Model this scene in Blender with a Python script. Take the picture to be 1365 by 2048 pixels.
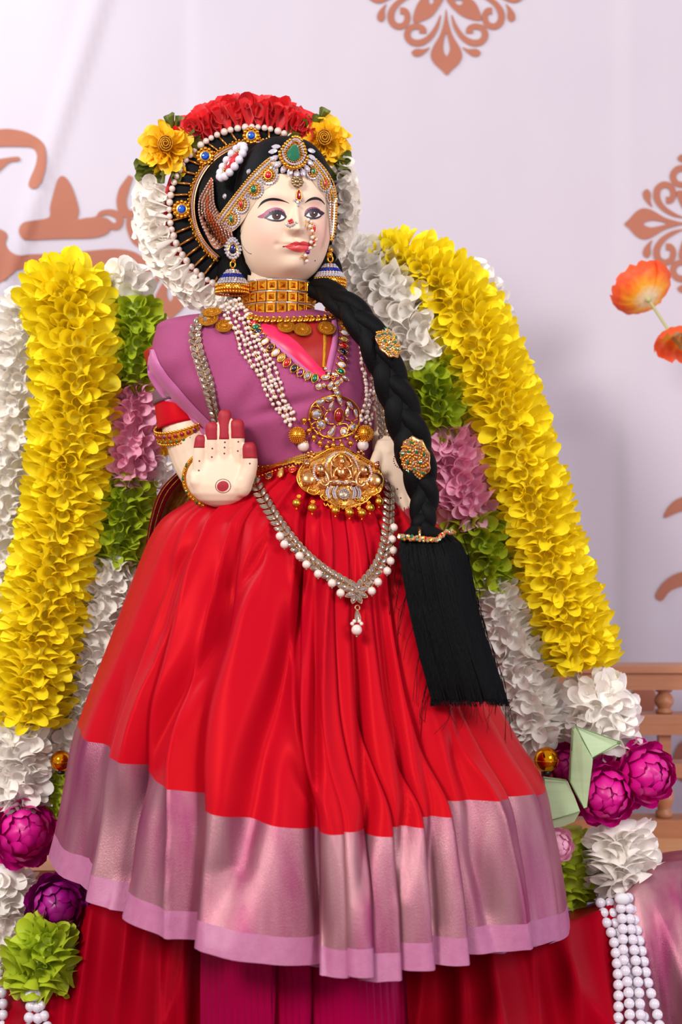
import bpy, math, random
from mathutils import Vector, Matrix, noise
from mathutils.bvhtree import BVHTree
from mathutils.geometry import delaunay_2d_cdt

random.seed(7)
for _o in list(bpy.data.objects):
    bpy.data.objects.remove(_o, do_unlink=True)
scene = bpy.context.scene
COL = scene.collection
PI = math.pi

# ------------------------------------------------------------------ units
S = 0.0005              # metres for one unit (one photograph pixel at the doll's depth)
D = 3200.0              # camera distance in units
CX, CY = 682.5, 1024.0
ZC = 0.75               # camera height above the platform


def U(x, lev, d):
    """plain position: x to the right, lev downwards, d towards the camera"""
    return Vector(((x - CX) * S, -d * S, ZC + (CY - lev) * S))


def P(px, py, d=0.0):
    """the point at depth d that is seen at px, py"""
    k = (D - d) / D
    return Vector(((px - CX) * k * S, -d * S, ZC + (CY - py) * k * S))


# ------------------------------------------------------------------ camera
cam_data = bpy.data.cameras.new('camera')
cam = bpy.data.objects.new('camera', cam_data)
COL.objects.link(cam)
cam.location = (0, -D * S, ZC)
cam.rotation_euler = (PI / 2, 0, 0)
cam_data.sensor_fit = 'HORIZONTAL'
cam_data.sensor_width = 36
cam_data.lens = 36 * D / 1365.0
cam_data.clip_start = 0.01
cam_data.dof.use_dof = True
cam_data.dof.focus_distance = D * S - 0.03
cam_data.dof.aperture_fstop = 6.3
scene.camera = cam
CAM = Vector(cam.location)

# ------------------------------------------------------------------ light
scene.view_settings.view_transform = 'Standard'
scene.view_settings.look = 'None'
scene.view_settings.gamma = 1
scene.view_settings.use_curve_mapping = False
scene.view_settings.exposure = 0.42

world = bpy.data.worlds.new('hall')
scene.world = world
world.use_nodes = True
bgn = world.node_tree.nodes['Background']
bgn.inputs[0].default_value = (0.96, 0.93, 1.0, 1)
bgn.inputs[1].default_value = 0.46


def area(name, loc, target, size, power, color=(1, 1, 1)):
    l = bpy.data.lights.new(name, 'AREA')
    l.shape = 'RECTANGLE'
    l.size, l.size_y = size
    l.energy = power
    l.color = color
    o = bpy.data.objects.new(name, l)
    COL.objects.link(o)
    o.location = loc
    o.rotation_euler = (Vector(target) - Vector(loc)).to_track_quat('-Z', 'Y').to_euler()
    return o


area('softbox_key', (-1.25, -2.1, 1.95), (0, 0, 0.7), (0.6, 0.6), 42, (1.0, 0.965, 0.92))
area('softbox_fill', (1.5, -2.2, 1.7), (0.1, 0.1, 0.65), (0.8, 0.8), 25, (1.0, 0.97, 0.97))
area('stage_light_cool', (-0.95, 0.12, 1.62), (-0.62, 0.45, 1.38), (0.25, 0.25), 3.6, (0.86, 0.95, 1.0))
area('stage_light_violet', (1.5, -0.2, 0.25), (0.6, 0.45, 0.6), (0.4, 0.4), 3.0, (0.72, 0.62, 1.0))


# ------------------------------------------------------------------ materials
def lin(c):
    r = []
    for v in c[:3]:
        v = v / 255.0
        r.append(v / 12.92 if v <= 0.04045 else ((v + 0.055) / 1.055) ** 2.4)
    return (r[0], r[1], r[2], 1.0)


def mk(name, c, rough=0.5, metal=0.0, c2=None, scale=60.0, bump=0.0, bscale=400.0, sheen=0.0, sheen_c=None,
       coat=0.0, rand=0.0, spec=0.5, stretch=None, trans=0.0, aniso=0.0, sss=0.0, stint=None):
    m = bpy.data.materials.new(name)
    m.use_nodes = True
    nt = m.node_tree
    N, L = nt.nodes, nt.links
    b = N['Principled BSDF']
    b.inputs['Roughness'].default_value = rough
    b.inputs['Metallic'].default_value = metal
    b.inputs['Specular IOR Level'].default_value = spec
    b.inputs['Coat Weight'].default_value = coat
    b.inputs['Coat Roughness'].default_value = 0.08
    b.inputs['Sheen Weight'].default_value = sheen
    b.inputs['Anisotropic'].default_value = aniso
    if stint:
        b.inputs['Specular Tint'].default_value = lin(stint)
    if sss:
        b.inputs['Subsurface Weight'].default_value = sss
        b.inputs['Subsurface Radius'].default_value = (0.006, 0.003, 0.002)
        b.inputs['Subsurface Scale'].default_value = 1.0
    if sheen_c:
        b.inputs['Sheen Tint'].default_value = lin(sheen_c)
        b.inputs['Sheen Roughness'].default_value = 0.35
    tc = N.new('ShaderNodeTexCoord')
    mp = N.new('ShaderNodeMapping')
    L.new(tc.outputs['Object'], mp.inputs[0])
    if stretch:
        mp.inputs['Scale'].default_value = stretch
    nz = N.new('ShaderNodeTexNoise')
    nz.inputs['Scale'].default_value = scale
    nz.inputs['Detail'].default_value = 3
    L.new(mp.outputs[0], nz.inputs['Vector'])
    mx = N.new('ShaderNodeMix')
    mx.data_type = 'RGBA'
    c2 = c2 or tuple(v * 0.9 for v in c)
    mx.inputs[6].default_value = lin(c)
    mx.inputs[7].default_value = lin(c2)
    L.new(nz.outputs['Fac'], mx.inputs[0])
    last = mx.outputs[2]
    if rand:
        oi = N.new('ShaderNodeObjectInfo')
        hs = N.new('ShaderNodeHueSaturation')
        mr = N.new('ShaderNodeMapRange')
        mr.inputs[3].default_value = 1 - rand
        mr.inputs[4].default_value = 1 + rand * 0.4
        L.new(oi.outputs['Random'], mr.inputs[0])
        L.new(mr.outputs[0], hs.inputs['Value'])
        L.new(last, hs.inputs['Color'])
        last = hs.outputs[0]
    L.new(last, b.inputs['Base Color'])
    if bump:
        n2 = N.new('ShaderNodeTexNoise')
        n2.inputs['Scale'].default_value = bscale
        n2.inputs['Detail'].default_value = 2
        L.new(mp.outputs[0], n2.inputs['Vector'])
        bp = N.new('ShaderNodeBump')
        bp.inputs['Strength'].default_value = bump
        bp.inputs['Distance'].default_value = 0.001
        L.new(n2.outputs['Fac'], bp.inputs['Height'])
        L.new(bp.outputs[0], b.inputs['Normal'])
    if trans:
        tr = N.new('ShaderNodeBsdfTranslucent')
        L.new(last, tr.inputs[0])
        ms = N.new('ShaderNodeMixShader')
        ms.inputs[0].default_value = trans
        out = N['Material Output']
        L.new(b.outputs[0], ms.inputs[1])
        L.new(tr.outputs[0], ms.inputs[2])
        L.new(ms.outputs[0], out.inputs[0])
    return m


M = {}
M['backdrop'] = mk('backdrop_cloth', (200, 191, 200), 0.78, c2=(194, 185, 196), scale=3, bump=0.15, bscale=25)
M['print'] = mk('brown_print', (174, 108, 84), 0.8, c2=(164, 100, 80), scale=30)
M['floor'] = mk('platform_floor', (120, 60, 60), 0.6)
M['wood'] = mk('warm_wood', (196, 138, 100), 0.4, c2=(170, 108, 72), scale=40, stretch=(0.4, 3, 6), bump=0.1, bscale=80)
M['seatwood'] = mk('pale_wood', (232, 176, 128), 0.4, c2=(214, 150, 104), scale=30, stretch=(0.5, 4, 4))
M['yellow'] = mk('yellow_foam', (255, 240, 34), 0.65, c2=(255, 232, 20), rand=0.05, trans=0.25)
M['white'] = mk('ivory_foam', (255, 252, 246), 0.6, c2=(252, 245, 236), rand=0.04, trans=0.2)
M['green'] = mk('lime_foam', (200, 212, 52), 0.5, c2=(172, 196, 34), rand=0.1, trans=0.2)
M['pink'] = mk('pink_foam', (255, 202, 222), 0.5, c2=(255, 180, 210), rand=0.08, trans=0.2)
M['redr'] = mk('red_ribbon', (236, 14, 26), 0.5, c2=(220, 6, 20), rand=0.1, trans=0.2, sheen=0.2)
M['goldy'] = mk('golden_ribbon', (255, 214, 40), 0.5, c2=(255, 198, 18), rand=0.08, trans=0.2)
M['olive'] = mk('olive_ribbon', (120, 128, 44), 0.45, c2=(86, 98, 26), rand=0.2, trans=0.15)
M['ivory'] = mk('ivory_ribbon', (255, 250, 242), 0.6, c2=(250, 242, 230), rand=0.05, trans=0.25)
M['magenta'] = mk('magenta_petal', (226, 14, 146), 0.42, c2=(196, 6, 124), rand=0.15, scale=90)
M['violet'] = mk('violet_petal', (178, 8, 134), 0.42, c2=(128, 4, 104), rand=0.2, scale=90)
M['skin'] = mk('painted_skin', (233, 207, 181), 0.5, c2=(227, 198, 170), scale=8, coat=0.0, spec=0.35)
M['hair'] = mk('black_hair', (3, 3, 4), 0.6, c2=(7, 6, 7), scale=20, bump=0.6, bscale=110, stretch=(9, 9, 1.2), spec=0.12)
M['velvet'] = mk('black_velvet', (4, 4, 8), 0.7, c2=(8, 8, 12), sheen=0.08, spec=0.15)
M['silk'] = mk('red_silk', (170, 0, 34), 0.44, c2=(186, 18, 20), scale=5, bump=0.12, bscale=30, stretch=(1, 1, 0.25),
               sheen=0.08, sheen_c=(235, 20, 110), spec=0.5, stint=(255, 60, 50))
M['darksilk'] = mk('crimson_silk', (138, 0, 18), 0.44, c2=(152, 2, 26), scale=6, bump=0.15, bscale=22, spec=0.4, stint=(220, 40, 60))
M['plum'] = mk('plum_silk', (140, 2, 62), 0.44, c2=(152, 0, 36), scale=4, bump=0.1, bscale=30, spec=0.4, stint=(220, 50, 150))
M['zari'] = mk('zari_border', (168, 122, 126), 0.38, metal=0.6, c2=(138, 58, 92), scale=26, bump=0.3, bscale=2600,
               stretch=(1, 1, 0.1), sheen=0.06, sheen_c=(200, 60, 150), aniso=0.3, stint=(255, 150, 200))
_m = M['zari']
for _n in _m.node_tree.nodes:
    if _n.type == 'MIX':
        _rp = _m.node_tree.nodes.new('ShaderNodeMapRange')
        _rp.inputs[1].default_value = 0.35
        _rp.inputs[2].default_value = 0.70
        _m.node_tree.links.new(_n.inputs[0].links[0].from_socket, _rp.inputs[0])
        _m.node_tree.links.new(_rp.outputs[0], _n.inputs[0])
M['trim'] = mk('pink_selvedge', (180, 108, 142), 0.5, c2=(160, 84, 122), scale=120, bump=0.2, bscale=500)
M['tissue'] = mk('mauve_tissue', (172, 82, 126), 0.5, metal=0.25, c2=(148, 66, 100), scale=10, bump=0.5, bscale=2400, spec=0.5, stint=(255, 150, 220),
                 sheen=0.12, sheen_c=(214, 110, 190))
M['tissue_edge'] = mk('mauve_edge', (190, 100, 152), 0.5, c2=(178, 86, 138), scale=20, sheen=0.2)
M['blouse'] = mk('red_brocade', (150, 8, 22), 0.45, c2=(168, 46, 26), scale=60, metal=0.15, spec=0.3)
M['hotpink'] = mk('hot_pink_silk', (232, 0, 84), 0.4, c2=(214, 0, 66), sheen=0.3)
M['greyband'] = mk('grey_band', (120, 82, 92), 0.5, c2=(96, 66, 76), scale=200, stretch=(1, 1, 12))
M['maroon'] = mk('maroon_cloth', (140, 8, 34), 0.4, c2=(160, 16, 50), scale=30)
M['zarigold'] = mk('gold_brocade', (150, 112, 38), 0.38, metal=0.7, c2=(84, 58, 16), scale=160, bump=0.6, bscale=300)
M['gold'] = mk('gold', (240, 182, 70), 0.22, metal=1.0, c2=(226, 152, 48), scale=200)
M['goldmatte'] = mk('granulated_gold', (224, 160, 50), 0.38, metal=1.0, c2=(200, 128, 34), scale=300, bump=0.8, bscale=1500)
M['antique'] = mk('antique_gold', (180, 154, 116), 0.34, metal=1.0, c2=(140, 112, 78), scale=200)
M['rosegold'] = mk('rose_gold', (236, 178, 120), 0.22, metal=1.0, c2=(216, 146, 84), scale=200)
M['goldrelief'] = mk('chased_gold', (230, 170, 96), 0.3, metal=1.0, c2=(196, 126, 56), scale=120, bump=0.45, bscale=420)
M['pearl'] = mk('pearl', (230, 210, 198), 0.2, c2=(218, 192, 180), coat=0.7, sheen=0.0, spec=0.6)
M['pearlw'] = mk('white_pearl', (222, 214, 222), 0.22, c2=(210, 200, 212), coat=0.6, spec=0.6)
M['crystal'] = mk('crystal', (240, 236, 240), 0.08, metal=0.85, c2=(226, 214, 222), spec=0.8, rand=0.25)
M['ab'] = mk('iridescent_crystal', (232, 236, 250), 0.07, metal=0.7, c2=(250, 226, 232), scale=500, coat=0.8)
M['smoky'] = mk('smoky_stone', (190, 166, 154), 0.12, metal=0.7, c2=(140, 116, 108), coat=0.8, rand=0.25)
M['orange'] = mk('orange_crystal', (248, 116, 40), 0.1, metal=0.7, c2=(232, 84, 24), coat=0.6, rand=0.25)
M['ruby'] = mk('ruby', (176, 8, 34), 0.08, metal=0.35, c2=(140, 2, 24), coat=1.0)
M['redstone'] = mk('red_stone', (224, 24, 34), 0.1, metal=0.3, c2=(196, 12, 26), coat=1.0)
M['emerald'] = mk('emerald', (6, 128, 84), 0.07, metal=0.4, c2=(4, 96, 62), coat=1.0)
M['sapphire'] = mk('sapphire', (26, 104, 222), 0.08, metal=0.4, c2=(12, 70, 190), coat=1.0, rand=0.2)
M['navy'] = mk('navy_stone', (18, 26, 62), 0.1, metal=0.3, c2=(10, 16, 40), coat=1.0)
M['purple'] = mk('purple_stone', (130, 26, 120), 0.1, metal=0.35, c2=(104, 14, 96), coat=1.0)
M['garnet'] = mk('garnet', (84, 18, 26), 0.1, metal=0.3, c2=(60, 10, 18), coat=1.0)
M['milky'] = mk('milky_stone', (222, 212, 210), 0.15, c2=(206, 192, 192), coat=1.0)
M['citrine'] = mk('citrine', (220, 176, 96), 0.1, metal=0.4, c2=(200, 150, 72), coat=1.0)
M['teal'] = mk('teal_stone', (40, 150, 150), 0.1, metal=0.4, coat=1.0)
M['eyewhite'] = mk('eye_white', (246, 242, 240), 0.25, coat=0.3)
M['iris'] = mk('brown_iris', (88, 46, 26), 0.25, c2=(52, 26, 16), scale=400, coat=0.5)
M['black'] = mk('black_paint', (20, 16, 22), 0.4)
M['liner'] = mk('dark_liner', (44, 28, 48), 0.4)
M['shadow'] = mk('mauve_eyeshadow', (164, 92, 120), 0.45, c2=(150, 76, 104), scale=80)
M['blushlid'] = mk('rose_lid', (226, 180, 170), 0.45)
M['lipu'] = mk('coral_lip_upper', (222, 70, 70), 0.3, c2=(210, 58, 62), coat=0.2)
M['lipl'] = mk('coral_lip_lower', (238, 94, 88), 0.28, c2=(230, 80, 78), coat=0.3)
M['henna'] = mk('red_paint', (168, 22, 42), 0.6, c2=(150, 14, 34), scale=60, bump=0.1)
M['hennadark'] = mk('dark_red_paint', (120, 10, 30), 0.5)
M['leaf'] = mk('palm_leaf', (184, 204, 160), 0.45, c2=(166, 190, 140), scale=20, stretch=(1, 1, 12))
M['leafedge'] = mk('palm_leaf_edge', (112, 140, 84), 0.5)
M['bauble'] = mk('gold_bauble', (230, 150, 20), 0.05, metal=1.0, c2=(224, 140, 14))
M['pinkcr'] = mk('blush_crystal', (238, 202, 190), 0.1, metal=0.85, c2=(214, 160, 140), rand=0.2)
M['darkback'] = mk('bronze_backing', (168, 116, 84), 0.5, metal=0.6, c2=(130, 84, 56))
M['paleback'] = mk('pale_backing', (214, 190, 168), 0.5, c2=(190, 160, 130), scale=200)
M['stem'] = mk('pale_stem', (190, 190, 130), 0.5)
M['wire'] = mk('gold_wire', (206, 150, 70), 0.3, metal=1.0)
M['thread'] = mk('white_thread', (225, 225, 228), 0.6)
M['redfelt'] = mk('red_felt', (190, 10, 24), 0.7)


def poppy_mat():
    m = bpy.data.materials.new('poppy_petal_paint')
    m.use_nodes = True
    N, L = m.node_tree.nodes, m.node_tree.links
    b = N['Principled BSDF']
    b.inputs['Roughness'].default_value = 0.5
    tc = N.new('ShaderNodeTexCoord')
    vl = N.new('ShaderNodeVectorMath')
    vl.operation = 'LENGTH'
    nz = N.new('ShaderNodeTexNoise')
    nz.inputs['Scale'].default_value = 4
    L.new(tc.outputs['Object'], vl.inputs[0])
    L.new(tc.outputs['Object'], nz.inputs['Vector'])
    ad = N.new('ShaderNodeMath')
    ad.operation = 'MULTIPLY_ADD'
    L.new(nz.outputs['Fac'], ad.inputs[0])
    ad.inputs[1].default_value = 0.5
    L.new(vl.outputs['Value'], ad.inputs[2])
    rp = N.new('ShaderNodeValToRGB')
    e = rp.color_ramp.elements
    e[0].position, e[0].color = 0.42, lin((250, 238, 190))
    e[1].position, e[1].color = 1.25, lin((246, 96, 44))
    x = e.new(0.6)
    x.color = lin((255, 190, 50))
    x = e.new(0.85)
    x.color = lin((255, 140, 46))
    sc = N.new('ShaderNodeMath')
    sc.operation = 'MULTIPLY'
    sc.inputs[1].default_value = 0.8
    L.new(ad.outputs[0], sc.inputs[0])
    L.new(sc.outputs[0], rp.inputs[0])
    L.new(rp.outputs[0], b.inputs['Base Color'])
    tr = N.new('ShaderNodeBsdfTranslucent')
    L.new(rp.outputs[0], tr.inputs[0])
    ms = N.new('ShaderNodeMixShader')
    ms.inputs[0].default_value = 0.35
    L.new(b.outputs[0], ms.inputs[1])
    L.new(tr.outputs[0], ms.inputs[2])
    L.new(ms.outputs[0], N['Material Output'].inputs[0])
    return m


M['poppy'] = poppy_mat()

# ------------------------------------------------------------------ object helpers
WM = {}


def link(o, parent, Mw=None):
    COL.objects.link(o)
    Mw = Mw if Mw is not None else Matrix.Identity(4)
    o.matrix_basis = Mw
    if parent is not None:
        o.parent = parent
        o.matrix_parent_inverse = WM[parent.name].inverted_safe()
    WM[o.name] = Mw
    return o


def mesh(name, V, F, mat, smooth=True):
    me = bpy.data.meshes.new(name)
    me.from_pydata([tuple(v) for v in V], [], F)
    me.materials.append(M[mat] if isinstance(mat, str) else mat)
    if smooth:
        me.polygons.foreach_set('use_smooth', [True] * len(me.polygons))
    me.update()
    return me


def obj(name, VF, mat, parent=None, smooth=True, kind=None, label=None):
    o = bpy.data.objects.new(name, mesh(name, VF[0], VF[1], mat, smooth))
    link(o, parent)
    if kind:
        o['kind'] = kind
    if label:
        o['label'] = label
    return o


def inst(name, me, Mw, parent):
    o = bpy.data.objects.new(name, me)
    return link(o, parent, Mw)


def tag(o, label, cat, group=None):
    o['label'] = label
    o['category'] = cat
    if group:
        o['group'] = group
    return o


def thing(name, label, cat, loc, group=None):
    o = bpy.data.objects.new(name, None)
    o.empty_display_size = 0.02
    link(o, None, Matrix.Translation(loc))
    return tag(o, label, cat, group)


class Bag:
    """collects shapes into one mesh"""
    def __init__(self):
        self.V, self.F = [], []

    def add(self, VF, Mx=None):
        n = len(self.V)
        self.V += [Mx @ Vector(v) for v in VF[0]] if Mx is not None else list(VF[0])
        self.F += [tuple(i + n for i in f) for f in VF[1]]
        return self

    @property
    def VF(self):
        return self.V, self.F


def lerp_table(tab, x):
    if x <= tab[0][0]:
        return tab[0][1]
    for (a, u), (b, v) in zip(tab, tab[1:]):
        if x <= b:
            t = (x - a) / (b - a)
            return u + (v - u) * t
    return tab[-1][1]


def smooth_table(tab, x):
    if x <= tab[0][0]:
        return tab[0][1]
    n = len(tab)
    for i in range(n - 1):
        a, u = tab[i]
        b, v = tab[i + 1]
        if x <= b:
            t = (x - a) / (b - a)
            m0 = (v - tab[i - 1][1]) / (b - tab[i - 1][0]) if i > 0 else (v - u) / (b - a)
            m1 = (tab[i + 2][1] - u) / (tab[i + 2][0] - a) if i + 2 < n else (v - u) / (b - a)
            h = b - a
            t2, t3 = t * t, t * t * t
            return (2 * t3 - 3 * t2 + 1) * u + (t3 - 2 * t2 + t) * h * m0 + (-2 * t3 + 3 * t2) * v + (t3 - t2) * h * m1
    return tab[-1][1]


def catmull(pts, n=8, closed=False):
    pts = [Vector(p) for p in pts]
    out = []
    m = len(pts)
    rng = range(m if closed else m - 1)
    for i in rng:
        p0 = pts[(i - 1) % m] if closed or i > 0 else pts[0] * 2 - pts[1]
        p1, p2 = pts[i], pts[(i + 1) % m]
        p3 = pts[(i + 2) % m] if closed or i + 2 < m else pts[-1] * 2 - pts[-2]
        for k in range(n):
            t = k / n
            out.append(0.5 * ((2 * p1) + (p2 - p0) * t + (2 * p0 - 5 * p1 + 4 * p2 - p3) * t * t
                              + (3 * p1 - p0 - 3 * p2 + p3) * t ** 3))
    if not closed:
        out.append(pts[-1])
    return out


def resample(pts, step):
    """points (and tangents) every step along a polyline"""
    out = []
    acc = 0.0
    nxt = 0.0
    for a, b in zip(pts, pts[1:]):
        l = (b - a).length
        if l < 1e-9:
            continue
        t = (b - a) / l
        while nxt <= acc + l:
            out.append((a + t * (nxt - acc), t))
            nxt += step
        acc += l
    return out


def basis(x, y, z, loc):
    m = Matrix((x, y, z)).transposed().to_4x4()
    m.translation = loc
    return m


def frame(p, n, t):
    n = n.normalized()
    t = t - n * t.dot(n)
    if t.length < 1e-6:
        t = n.orthogonal()
    t.normalize()
    return basis(t, n.cross(t), n, p)


def sc(x, y=None, z=None):
    y = x if y is None else y
    z = x if z is None else z
    return Matrix.Diagonal((x * S, y * S, z * S, 1))


# ------------------------------------------------------------------ shape makers
def tube(pts, rad, n=8, closed=False, caps=True, up=None):
    pts = [Vector(p) for p in pts]
    m = len(pts)
    V, F = [], []
    prev = None
    for i, p in enumerate(pts):
        a = pts[(i - 1) % m] if closed or i > 0 else p
        b = pts[(i + 1) % m] if closed or i < m - 1 else p
        t = (b - a)
        t = t.normalized() if t.length > 1e-9 else Vector((0, 0, 1))
        if prev is None:
            u = up if up is not None else t.orthogonal()
        else:
            u = prev
        u = u - t * u.dot(t)
        if u.length < 1e-6:
            u = t.orthogonal()
        u.normalize()
        prev = u
        w = t.cross(u)
        r = rad[i] if isinstance(rad, (list, tuple)) else rad
        for k in range(n):
            an = 2 * PI * k / n
            V.append(p + (u * math.cos(an) + w * math.sin(an)) * r)
    for i in range(m if closed else m - 1):
        j = (i + 1) % m
        for k in range(n):
            F.append((i * n + k, i * n + (k + 1) % n, j * n + (k + 1) % n, j * n + k))
    if caps and not closed:
        F.append(tuple(range(n))[::-1])
        F.append(tuple((m - 1) * n + k for k in range(n)))
    return V, F


def capsule(pts, rad, n=16, blunt=1.0):
    """tube with rounded ends"""
    pts = [Vector(p) for p in pts]
    a = (pts[0] - pts[1]).normalized()
    b = (pts[-1] - pts[-2]).normalized()
    pre, post, r0, r1 = [], [], [], []
    for q in (90, 70, 50, 30, 12):
        s_, c_ = math.sin(math.radians(q)), math.cos(math.radians(q))
        pre.append(pts[0] + a * rad[0] * s_)
        r0.append(max(rad[0] * c_ ** blunt, rad[0] * 0.02))
    for q in (12, 30, 50, 70, 90):
        s_, c_ = math.sin(math.radians(q)), math.cos(math.radians(q))
        post.append(pts[-1] + b * rad[-1] * s_)
        r1.append(max(rad[-1] * c_ ** blunt, rad[-1] * 0.02))
    return tube(pre + pts + post, r0 + list(rad) + r1, n)


def lathe(prof, n=24):
    V, F = [], []
    for r, h in prof:
        for k in range(n):
            a = 2 * PI * k / n
            V.append(Vector((r * math.cos(a), r * math.sin(a), h)))
    for i in range(len(prof) - 1):
        for k in range(n):
            F.append((i * n + k, i * n + (k + 1) % n, (i + 1) * n + (k + 1) % n, (i + 1) * n + k))
    F.append(tuple(range(n))[::-1])
    F.append(tuple((len(prof) - 1) * n + k for k in range(n)))
    return V, F


def sphere(n=14, m=9):
    prof = [(max(math.sin(PI * i / m), 0.001), -math.cos(PI * i / m)) for i in range(m + 1)]
    return lathe(prof, n)


def box(x0, x1, y0, y1, z0, z1, bev=0.0):
    V = [Vector(v) for v in ((x0, y0, z0), (x1, y0, z0), (x1, y1, z0), (x0, y1, z0),
                             (x0, y0, z1), (x1, y0, z1), (x1, y1, z1), (x0, y1, z1))]
    return V, [(3, 2, 1, 0), (4, 5, 6, 7), (0, 1, 5, 4), (1, 2, 6, 5), (2, 3, 7, 6), (3, 0, 4, 7)]


def outline(kind, n=12):
    r = []
    for k in range(n):
        a = 2 * PI * k / n
        c, s = math.cos(a), math.sin(a)
        if kind == 'oval':
            r.append((c, s))
        elif kind == 'marquise':                 # pointed on +-x
            r.append((c, s * (0.35 + 0.65 * abs(s)) if abs(s) < 0.98 else s))
        elif kind == 'drop':                     # pointed on +x
            r.append((c * 1.0, s * (1 - 0.48 * (c + 1) / 2) * (1 if c < 0.95 else 0.0)))
    return r


def dome(out, h=0.6, rings=((1.0, 0.0), (0.96, 0.35), (0.6, 0.85), (0.25, 1.0))):
    n = len(out)
    V, F = [], []
    for s, z in rings:
        for x, y in out:
            V.append(Vector((x * s, y * s, z * h)))
    for i in range(len(rings) - 1):
        for k in range(n):
            F.append((i * n + k, i * n + (k + 1) % n, (i + 1) * n + (k + 1) % n, (i + 1) * n + k))
    F.append(tuple((len(rings) - 1) * n + k for k in range(n)))
    F.append(tuple(range(n))[::-1])
    return V, F


def rimset(out, w=0.16, h=0.55):
    """a metal collar and back plate round a stone"""
    n = len(out)
    V, F = [], []
    prof = ((1.0, -0.1), (1.0 + w, 0.1), (1.0 + w, h * 0.8), (1.0 + w * 0.5, h), (1.0 - 0.02, h * 0.7), (0.9, 0.1))
    for s, z in prof:
        for x, y in out:
            V.append(Vector((x * s, y * s, z)))
    m = len(prof)
    for i in range(m - 1):
        for k in range(n):
            F.append((i * n + k, i * n + (k + 1) % n, (i + 1) * n + (k + 1) % n, (i + 1) * n + k))
    F.append(tuple((m - 1) * n + k for k in range(n)))
    F.append(tuple(range(n))[::-1])
    return V, F


def gemcut(n=8):
    V, F = [], []
    for r, z in ((0.85, 0.0), (1.0, 0.25), (0.6, 0.65)):
        for k in range(n):
            a = 2 * PI * (k + (0.5 if r == 1.0 else 0)) / n
            V.append(Vector((r * math.cos(a), r * math.sin(a), z)))
    for i in range(2):
        for k in range(n):
            F.append((i * n + k, i * n + (k + 1) % n, (i + 1) * n + (k + 1) % n))
            F.append((i * n + k, (i + 1) * n + (k + 1) % n, (i + 1) * n + k))
    F.append(tuple(2 * n + k for k in range(n)))
    return V, F


def poly_prism(pts3_front, back):
    n = len(pts3_front)
    V = [Vector(p) for p in pts3_front] + [Vector(p) + back for p in pts3_front]
    F = [tuple(range(n)), tuple(range(n, 2 * n))[::-1]]
    for k in range(n):
        F.append((k, (k + 1) % n, n + (k + 1) % n, n + k)[::-1])
    return V, F


def cdt(loops, spacing=None):
    """triangulate 2d loops (first outer, others holes) with inner grid points"""
    V, E = [], []
    for lp in loops:
        b = len(V)
        V += [Vector((p[0], p[1])) for p in lp]
        E += [(b + i, b + (i + 1) % len(lp)) for i in range(len(lp))]
    if spacing:
        xs = [v.x for v in V]
        ys = [v.y for v in V]
        x = min(xs) + spacing * 0.5
        while x < max(xs):
            y = min(ys) + spacing * 0.5
            while y < max(ys):
                V.append(Vector((x, y)))
                y += spacing
            x += spacing
    r = delaunay_2d_cdt(V, E, [], 1, 1e-5)
    T = [tuple(f) for f in r[2]]
    for hole in loops[1:]:
        keep = []
        for f in T:
            c = sum((r[0][i] for i in f), Vector((0, 0))) / len(f)
            ins = False
            for (xa, ya), (xb, yb) in zip(hole, list(hole[1:]) + [hole[0]]):
                if (ya > c.y) != (yb > c.y) and c.x < (xb - xa) * (c.y - ya) / (yb - ya) + xa:
                    ins = not ins
            if not ins:
                keep.append(f)
        T = keep
    return [v for v in r[0]], T


# ------------------------------------------------------------------ surface casting
def tree_of(VFs):
    b = Bag()
    for vf in VFs:
        b.add(vf)
    return BVHTree.FromPolygons([tuple(v) for v in b.V], b.F)


def cast(px, py, tree, fallback=None):
    d = (P(px, py, 0) - CAM).normalized()
    loc, nor, idx, dist = tree.ray_cast(CAM, d)
    if loc is None:
        if fallback is None:
            return None, None
        return P(px, py, fallback), Vector((0, -1, 0))
    if nor.dot(d) > 0:
        nor = -nor
    return loc, nor


def lay(px, py, tree, off=0.0, dx=1.0, dy=0.0, fallback=100.0):
    """frame on the surface seen at px,py with its x axis along the image direction"""
    p, n = cast(px, py, tree, fallback)
    ns = Vector((0, 0, 0)) + n
    for ox, oy in ((4, 0), (-4, 0), (0, 4), (0, -4)):
        q, m = cast(px + ox, py + oy, tree, fallback)
        ns += m
    n = ns.normalized()
    return frame(p + n * off * S, n, Vector((dx, 0, -dy)))


def decal(name, loops, tree, off, mat, parent, spacing=3.0, fallback=None, thick=0.0, kind=None, label=None):
    if loops and not isinstance(loops[0][0], (tuple, list, Vector)):
        loops = [loops]
    V2, F = cdt(loops, spacing)
    V = []
    ok = True
    for v in V2:
        p, n = cast(v.x, v.y, tree, fallback)
        if p is None:
            p, n = P(v.x, v.y, 60), Vector((0, -1, 0))
        V.append(p + (n * 0.5 + (CAM - p).normalized() * 0.5) * off * S)
    # delaunay order is counter-clockwise in (px,py) with py down: flip to face the camera
    F = [f[::-1] for f in F]
    return obj(name, (V, F), mat, parent, label=label, kind=kind)


def sm(pts, n=5):
    return [(v.x, v.y) for v in catmull([(p[0], p[1], 0) for p in pts], n, True)]


def circ(cx, cy, rx, ry=None, n=18, rot=0.0):
    ry = ry or rx
    c, s = math.cos(rot), math.sin(rot)
    r = []
    for k in range(n):
        a = 2 * PI * k / n
        x, y = rx * math.cos(a), ry * math.sin(a)
        r.append((cx + x * c - y * s, cy + x * s + y * c))
    return r


# unit pieces shared by many objects
ME = {}


def unit(key, VF, mat, smooth=True):
    k = key + '|' + mat
    if k not in ME:
        ME[k] = mesh(key, VF[0], VF[1], mat, smooth)
    return ME[k]


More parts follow.
